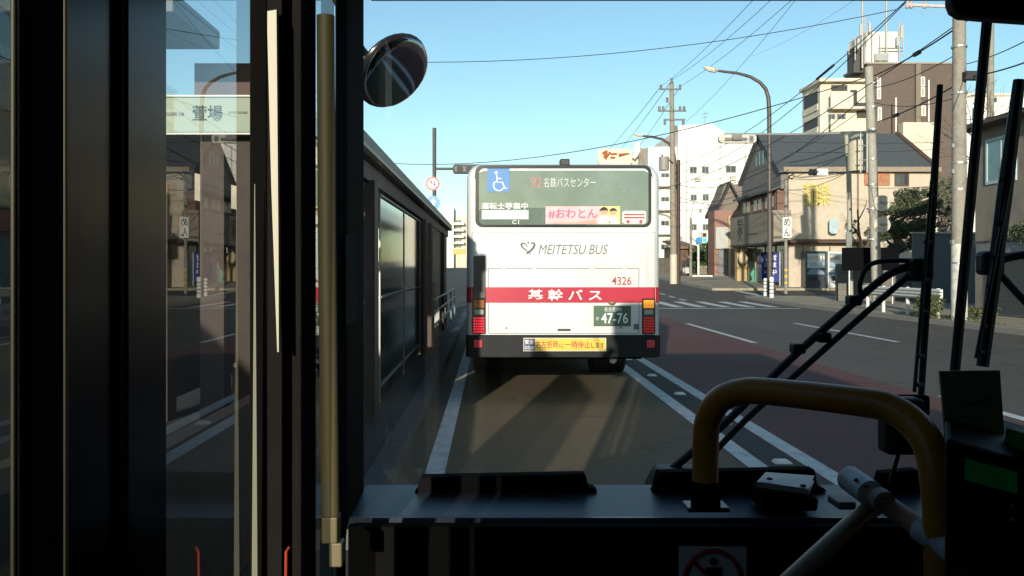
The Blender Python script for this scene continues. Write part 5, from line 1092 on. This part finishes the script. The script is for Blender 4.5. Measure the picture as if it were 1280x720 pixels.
pts = [Vector((xl, yl, gz(yl))), P(846, 270, yl), P(844, 205, yl)]+[P(a, b, yl) for a, b in ((842, 190), (837, 180), (828, 174), (815, 171), (803, 170))]
lamp('street_lamp', (xl, yl, gz(yl)), pts, 'smaller street lamp whose arm bends over the bus roof beside the wooden pole', .16, (P(805, 170.5, yl), P(791, 167, yl)))
# thick utility pole by the kerb
yu = 26.4; xu = PX(1199, yu)
up = thing('utility_pole', (xu, yu, .13), 'thick concrete utility pole with white painted foot at the near kerb', 'utility pole')
obj('shaft', MB().tube([(xu, yu, PZ(305, yu)), (xu, yu, 12.5)], [.215, .17], 20), poleconc, up, smooth=True)
obj('painted_foot', MB().tube([(xu, yu, .1), (xu, yu, PZ(305, yu))], [.232, .222], 20), M('foot_white', (.55, .54, .50), .7, var=.12, scale=6, dirt=(.35, .33, .28), dscale=4), up, smooth=True)
mb = MB()
for py in (60, 118, 205, 238, 330): mb.tube([(xu, yu, PZ(py, yu)), (xu, yu, PZ(py-2.5, yu))], .225, 20)
obj('steel_band', mb, steel, up)
obj('cross_arm', MB().tube([P(1135, 6, yu-.3), P(1200, 9, yu-.3)], .05, 8), M('arm_white', (.55, .5, .47), .6), up)
mb = MB()
for px in (1134, 1139, 1156): mb.tube([P(px, 10, yu-.3), P(px, 1, yu-.3)], [.06, .03], 8)
obj('insulator', mb, M('insulator_pink', (.42, .30, .27), .4), up)
obj('cable_bracket', MB().box(PX(1198, yu), PX(1222, yu), yu-.4, yu-.2, PZ(103, yu), PZ(92, yu)), dark, up, bevel=.02)
mb = MB()
for py in (180, 212, 300): mb.box(xu-.27, xu-.2, yu-.12, yu+.02, PZ(py+5, yu), PZ(py, yu))
obj('step_bolt', mb, steel, up)
yv = 50.; xv = PX(1238, yv)
obj('steel_mast', MB().tube([(xv, yv, gz(yv)), (xv, yv, PZ(22, yv))], .19, 12), poleconc, label='slimmer grey mast standing behind the thick concrete pole', cat='pole', smooth=True)
# signal pole with the long arm
y3 = 36.6; x3 = PX(1093, y3)
sp3 = thing('traffic_signal', (x3, y3, .13), 'grey pole with a long horizontal arm carrying a traffic light seen from behind', 'traffic signal')
obj('pole', MB().tube([(PX(1097, y3), y3, .1), (PX(1086, y3), y3, PZ(84, y3))], [.21, .17], 16), M('pole_grey_concrete', (.33, .31, .27), .8, var=.12, scale=8), sp3, smooth=True)
obj('arm', MB().tube([P(1088, 165, y3), P(1000, 168, y3), P(905, 167.5, y3)], [.065, .055, .045], 10), steel, sp3)
sg3 = obj('signal_head', MB().prism(rrect(PX(898, y3), PX(945, y3), PZ(179, y3), PZ(168.5, y3), .14, 5), 'y', y3-.1, y3+.12), M('signal_back', (.50, .49, .44), .6), sp3, bevel=.015)
mb = MB().box(PX(905, y3), PX(933, y3), y3-.115, y3-.102, PZ(177, y3), PZ(172.5, y3)).box(PX(914, y3), PX(926, y3), y3-.2, y3-.116, PZ(176, y3), PZ(169, y3)).box(PX(936, y3), PX(941, y3), y3-.115, y3-.102, PZ(178, y3), PZ(170, y3))
obj('lamp_housing', mb, M('housing_grey', (.16, .16, .15), .5), sg3)
for k, py in enumerate((254, 281)):
    rs_ = obj('round_mirror', MB().disc(P(1102.5, py, y3-.28), (.2, 1, 0), .33, .03, 28), M('sign_back', (.5, .46, .38), .6), sp3)
    obj('sign_rib', MB().box(PX(1096, y3), PX(1109, y3), y3-.34, y3-.30, PZ(py+1.2, y3), PZ(py-1.2, y3)), steel, rs_)
mb = MB()
for py in (105, 135, 163, 200, 232, 262, 300): mb.tube([(PX(1090, y3), y3, PZ(py, y3)), (PX(1090, y3), y3, PZ(py-2, y3))], .215, 16)
obj('steel_band', mb, steel, sp3)
tk = obj('transformer', MB().tube([P(1073, 214, y3+1), P(1073, 180, y3+1), P(1073, 172, y3+1), P(1073, 168, y3+1)], [.43, .43, .36, .15], 20), M('transformer_beige', (.50, .44, .33), .6, var=.08), sp3, smooth=True)
obj('ladder_frame', MB().tube([P(1076, 165, y3-.1), P(1076, 216, y3-.1)], .035, 6).tube([P(1084, 165, y3-.1), P(1084, 216, y3-.1)], .035, 6).tube([P(1074, 182, y3-.1), P(1086, 182, y3-.1)], .03, 6).tube([P(1074, 200, y3-.1), P(1086, 200, y3-.1)], .03, 6), steel, sp3)
y4 = 40.5
p4 = thing('signal_post', (PX(1061, y4), y4, gz(y4)), 'thin grey pole with a side arm and small black and white signal head', 'traffic signal')
obj('pole', MB().tube([(PX(1064, y4), y4, gz(y4)), P(1061, 215, y4), P(1058, 165, y4)], .11, 10), M('pole_pale', (.36, .34, .27), .7), p4)
obj('arm', MB().tube([P(1058, 216, y4), P(1000, 222, y4), P(990, 219, y4)], .035, 8), M('arm_grey', (.2, .19, .17), .6), p4)
sg4 = obj('signal_head', MB().box(PX(1020, y4), PX(1034, y4), y4-.15, y4+.2, PZ(220, y4), PZ(211, y4)), M('head_white', (.62, .62, .6), .5), p4, bevel=.03)
mb = MB()
for px in (1012, 1016.5, 1020): mb.tube([P(px, 215, y4), P(px+2.5, 215.5, y4)], [.16, .15], 14)
obj('visor', mb, black, sg4)
mb = MB(); mb.box(PX(1056, y4), PX(1063, y4), y4-.2, y4-.1, PZ(312, y4), PZ(290, y4)); obj('control_box', mb, M('box_green_grey', (.2, .22, .2), .6), p4, bevel=.02)
# wooden-brown pole A with cross arms at the far side of the junction
y5 = 62.; x5 = PX(841, y5)
pa = thing('utility_pole', (x5, y5, gz(y5)), 'tall pole with cross arms, insulators and transformer before the white building', 'utility pole')
obj('shaft', MB().tube([(PX(842, y5), y5, PZ(318, y5)), (PX(839.5, y5), y5, PZ(103, y5))], [.24, .14], 14), M('pole_taupe', (.26, .22, .17), .8, var=.15, scale=6), pa, smooth=True)
obj('painted_foot', MB().tube([(PX(842, y5), y5, gz(y5)), (PX(842, y5), y5, PZ(318, y5))], .26, 14), M('foot_cream', (.55, .50, .40), .7, var=.1), pa, smooth=True)
obj('cable_duct', MB().tube([(PX(848, y5), y5-.1, gz(y5)), (PX(848, y5), y5-.1, PZ(200, y5))], .12, 8), M('duct_brown', (.05, .03, .022), .6), pa)
for (a, b, py) in ((825, 851, 112), (822, 857, 139), (829, 856, 150)): obj('cross_arm', MB().box(PX(a, y5), PX(b, y5), y5-.2, y5-.1, PZ(py+1, y5), PZ(py-1, y5)), M('arm_steel_dark', (.15, .14, .13), .6), pa)
mb = MB()
for (px, py) in ((826, 109), (850, 109), (839.5, 101), (824, 136), (829, 136), (850, 136), (855, 136), (831, 153), (854, 153), (834, 125), (845, 160)): mb.tube([P(px, py+3, y5-.15), P(px, py-3, y5-.15)], .09, 7)
obj('insulator', mb, M('insulator_grey', (.14, .13, .13), .4), pa)
obj('transformer', MB().tube([P(830, 213, y5-.3), P(830, 196, y5-.3)], .36, 14), M('transformer_grey', (.25, .24, .22), .6), pa)
mb = MB(); mb.tube([P(833, 197, y5-.3), P(841, 204, y5-.2)], .05, 6); mb.tube([P(827, 193, y5-.3), P(829, 197, y5-.3)], .06, 6); obj('bracket', mb, dark, pa)
# ------------------------------------------------------------------ overhead cables
def cable(a, b, sag, r, lab, n=18, sleeve=None):
    a, b = Vector(a), Vector(b); pts_ = [a.lerp(b, i/n)+Vector((0, 0, -sag*4*(i/n)*(1-i/n))) for i in range(n+1)]
    o = obj('overhead_cable', MB().tube(pts_, r, 5), cablem, label=lab, cat='cable', smooth=True)
    if sleeve:
        s0 = int(sleeve*n); obj('sleeve', MB().tube([pts_[s0], pts_[s0].lerp(pts_[s0+1], .9)], r*3, 8), cablem, o)
    return o
yA, yB, yC = 62., 36.6, 26.4
cable(P(440, 76, 30), P(1120, 12, yC), .55, .012, 'thin cable stretched nearly level across the open sky high above the bus')
cable(P(470, 203, 60), P(1085, 96, yB), 1.3, .022, 'black cable sweeping from above the shelter past the bus roof to the signal pole')
for k, (bx_, lab) in enumerate(((960, 'steep cable from the top of the far pole, lowest of the three'), (985, 'steep cable from the top of the far pole, middle of the three'), (1012, 'steep cable from the top of the far pole, highest reaching past the lamp arm'))):
    cable(P((826, 839.5, 850)[k], (108, 100, 108)[k], yA), P(bx_, -20, 32), .25, .012, lab)
for k, (px, py, lab) in enumerate(((745, 203, 'thin cable falling behind the bus roof from the far pole peak'), (762, 202, 'thin cable falling behind the bus roof from the cross arm'), (785, 200, 'thin cable from the far pole ending nearest the lamp arm'))):
    cable(P((826, 839.5, 850)[k], (108, 101, 108)[k], yA), P(px, py, 120), .3, .022, lab)
cable(P(800, 240, 66), P(1214, 18, yC), 1.1, .018, 'long cable climbing from the far pole over the slate roof to the thick pole')
cable(P(850, 205, yA), P(1136, -2, yC), .8, .016, 'cable rising past the cream balconies to the cross arm', sleeve=.82)
cable(P(856, 214, yA), P(1132, 3, yC), 1.0, .016, 'cable running just below the sleeved one to the cross arm')
cable(P(1092, 95, yB), P(1214, 22, yC), .12, .028, 'short thick black cable from the signal pole to the thick pole', sleeve=.5)
cable(P(1098, 152, yB), P(1212, 96, yC), .12, .026, 'thick cable with a black sleeve crossing before the brown tiles', sleeve=.24)
cable(P(1212, 96, yC), P(1330, 58, 20), .1, .022, 'cable leaving the thick pole towards the near house')
cable(P(848, 231, yA), P(1083, 118, yB), 1.5, .020, 'sagging cable from the far pole across the slate roof ridge')
cable(P(985, 203, yr+44), P(1092, 163, yB), .25, .02, 'short cable dropping from the signal pole to the restaurant eave')
cable(P(987, 207, 47), P(1092, 174, yB), .35, .016, 'lower slack cable between the restaurant eave and the signal pole')
cable(P(848, 252, yA), P(986, 212, 47.5), .7, .018, 'drooping cable from the far pole to the white box sign pole')
cable(P(930, 176, 48), P(1180, 178, 44), .08, .012, 'thin level wire in front of the slate roof, upper of two')
cable(P(985, 190, 48), P(1180, 186, 44), .10, .012, 'thin level wire in front of the slate roof, lower of two')
cable(P(986, 222, 47.5), P(1058, 216, 40.5), .2, .014, 'slack wire across the beige wall above the yellow characters')
cable(P(848, 246, yA), P(905, 256, 75), .2, .02, 'wire from the far pole to the small gabled house')
cable(P(1088, 235, yB), P(1200, 230, yC), .05, .010, 'thin wire between the signal pole and thick pole at window height')
for k, (a_, b_, ya_, yb_, sg_, rr_, lab) in enumerate((
    ((853, 222), (1090, 128), yA, yB, 1.2, .014, 'thin cable under the sagging one across the slate roof ridge'),
    ((856, 240), (1094, 175), yA, yB, .9, .014, 'low cable from the far pole to the transformer on the signal pole'),
    ((830, 262), (985, 226), yA, 47.5, .6, .012, 'wire from the far pole passing over the small gabled roof'),
    ((1092, 110), (1208, 60), yB, yC, .2, .016, 'cable crossing in front of the brown tiles below the thick pair'),
    ((1092, 128), (1208, 118), yB, yC, .25, .014, 'slack cable between the signal pole and the thick pole over brown tiles'),
    ((1062, 190), (1092, 186), 40.5, yB, .05, .016, 'short wire joining the two grey poles by the transformer'),
    ((1060, 215), (985, 238), 40.5, 47.5, .2, .014, 'wire drooping from the small signal pole towards the white box sign'),
    ((1206, 150), (1300, 128), yC, 22, .1, .014, 'thin wire from the thick pole to the roof of the grey brown house'),
    ((1208, 80), (1320, 30), yC, 18, .1, .014, 'upper wire from the thick pole rising past the bare tree'),
    ((848, 160), (1010, -20), yA, 34, .4, .010, 'fine wire from the lower cross arm climbing past the curved lamp'),
    )): cable(P(*a_, ya_), P(*b_, yb_), sg_, rr_, lab)
cable(P(940, 70, 70), P(1080, -8, 45), .3, .008, 'faint hairline wire high in the sky over the lamp arm')
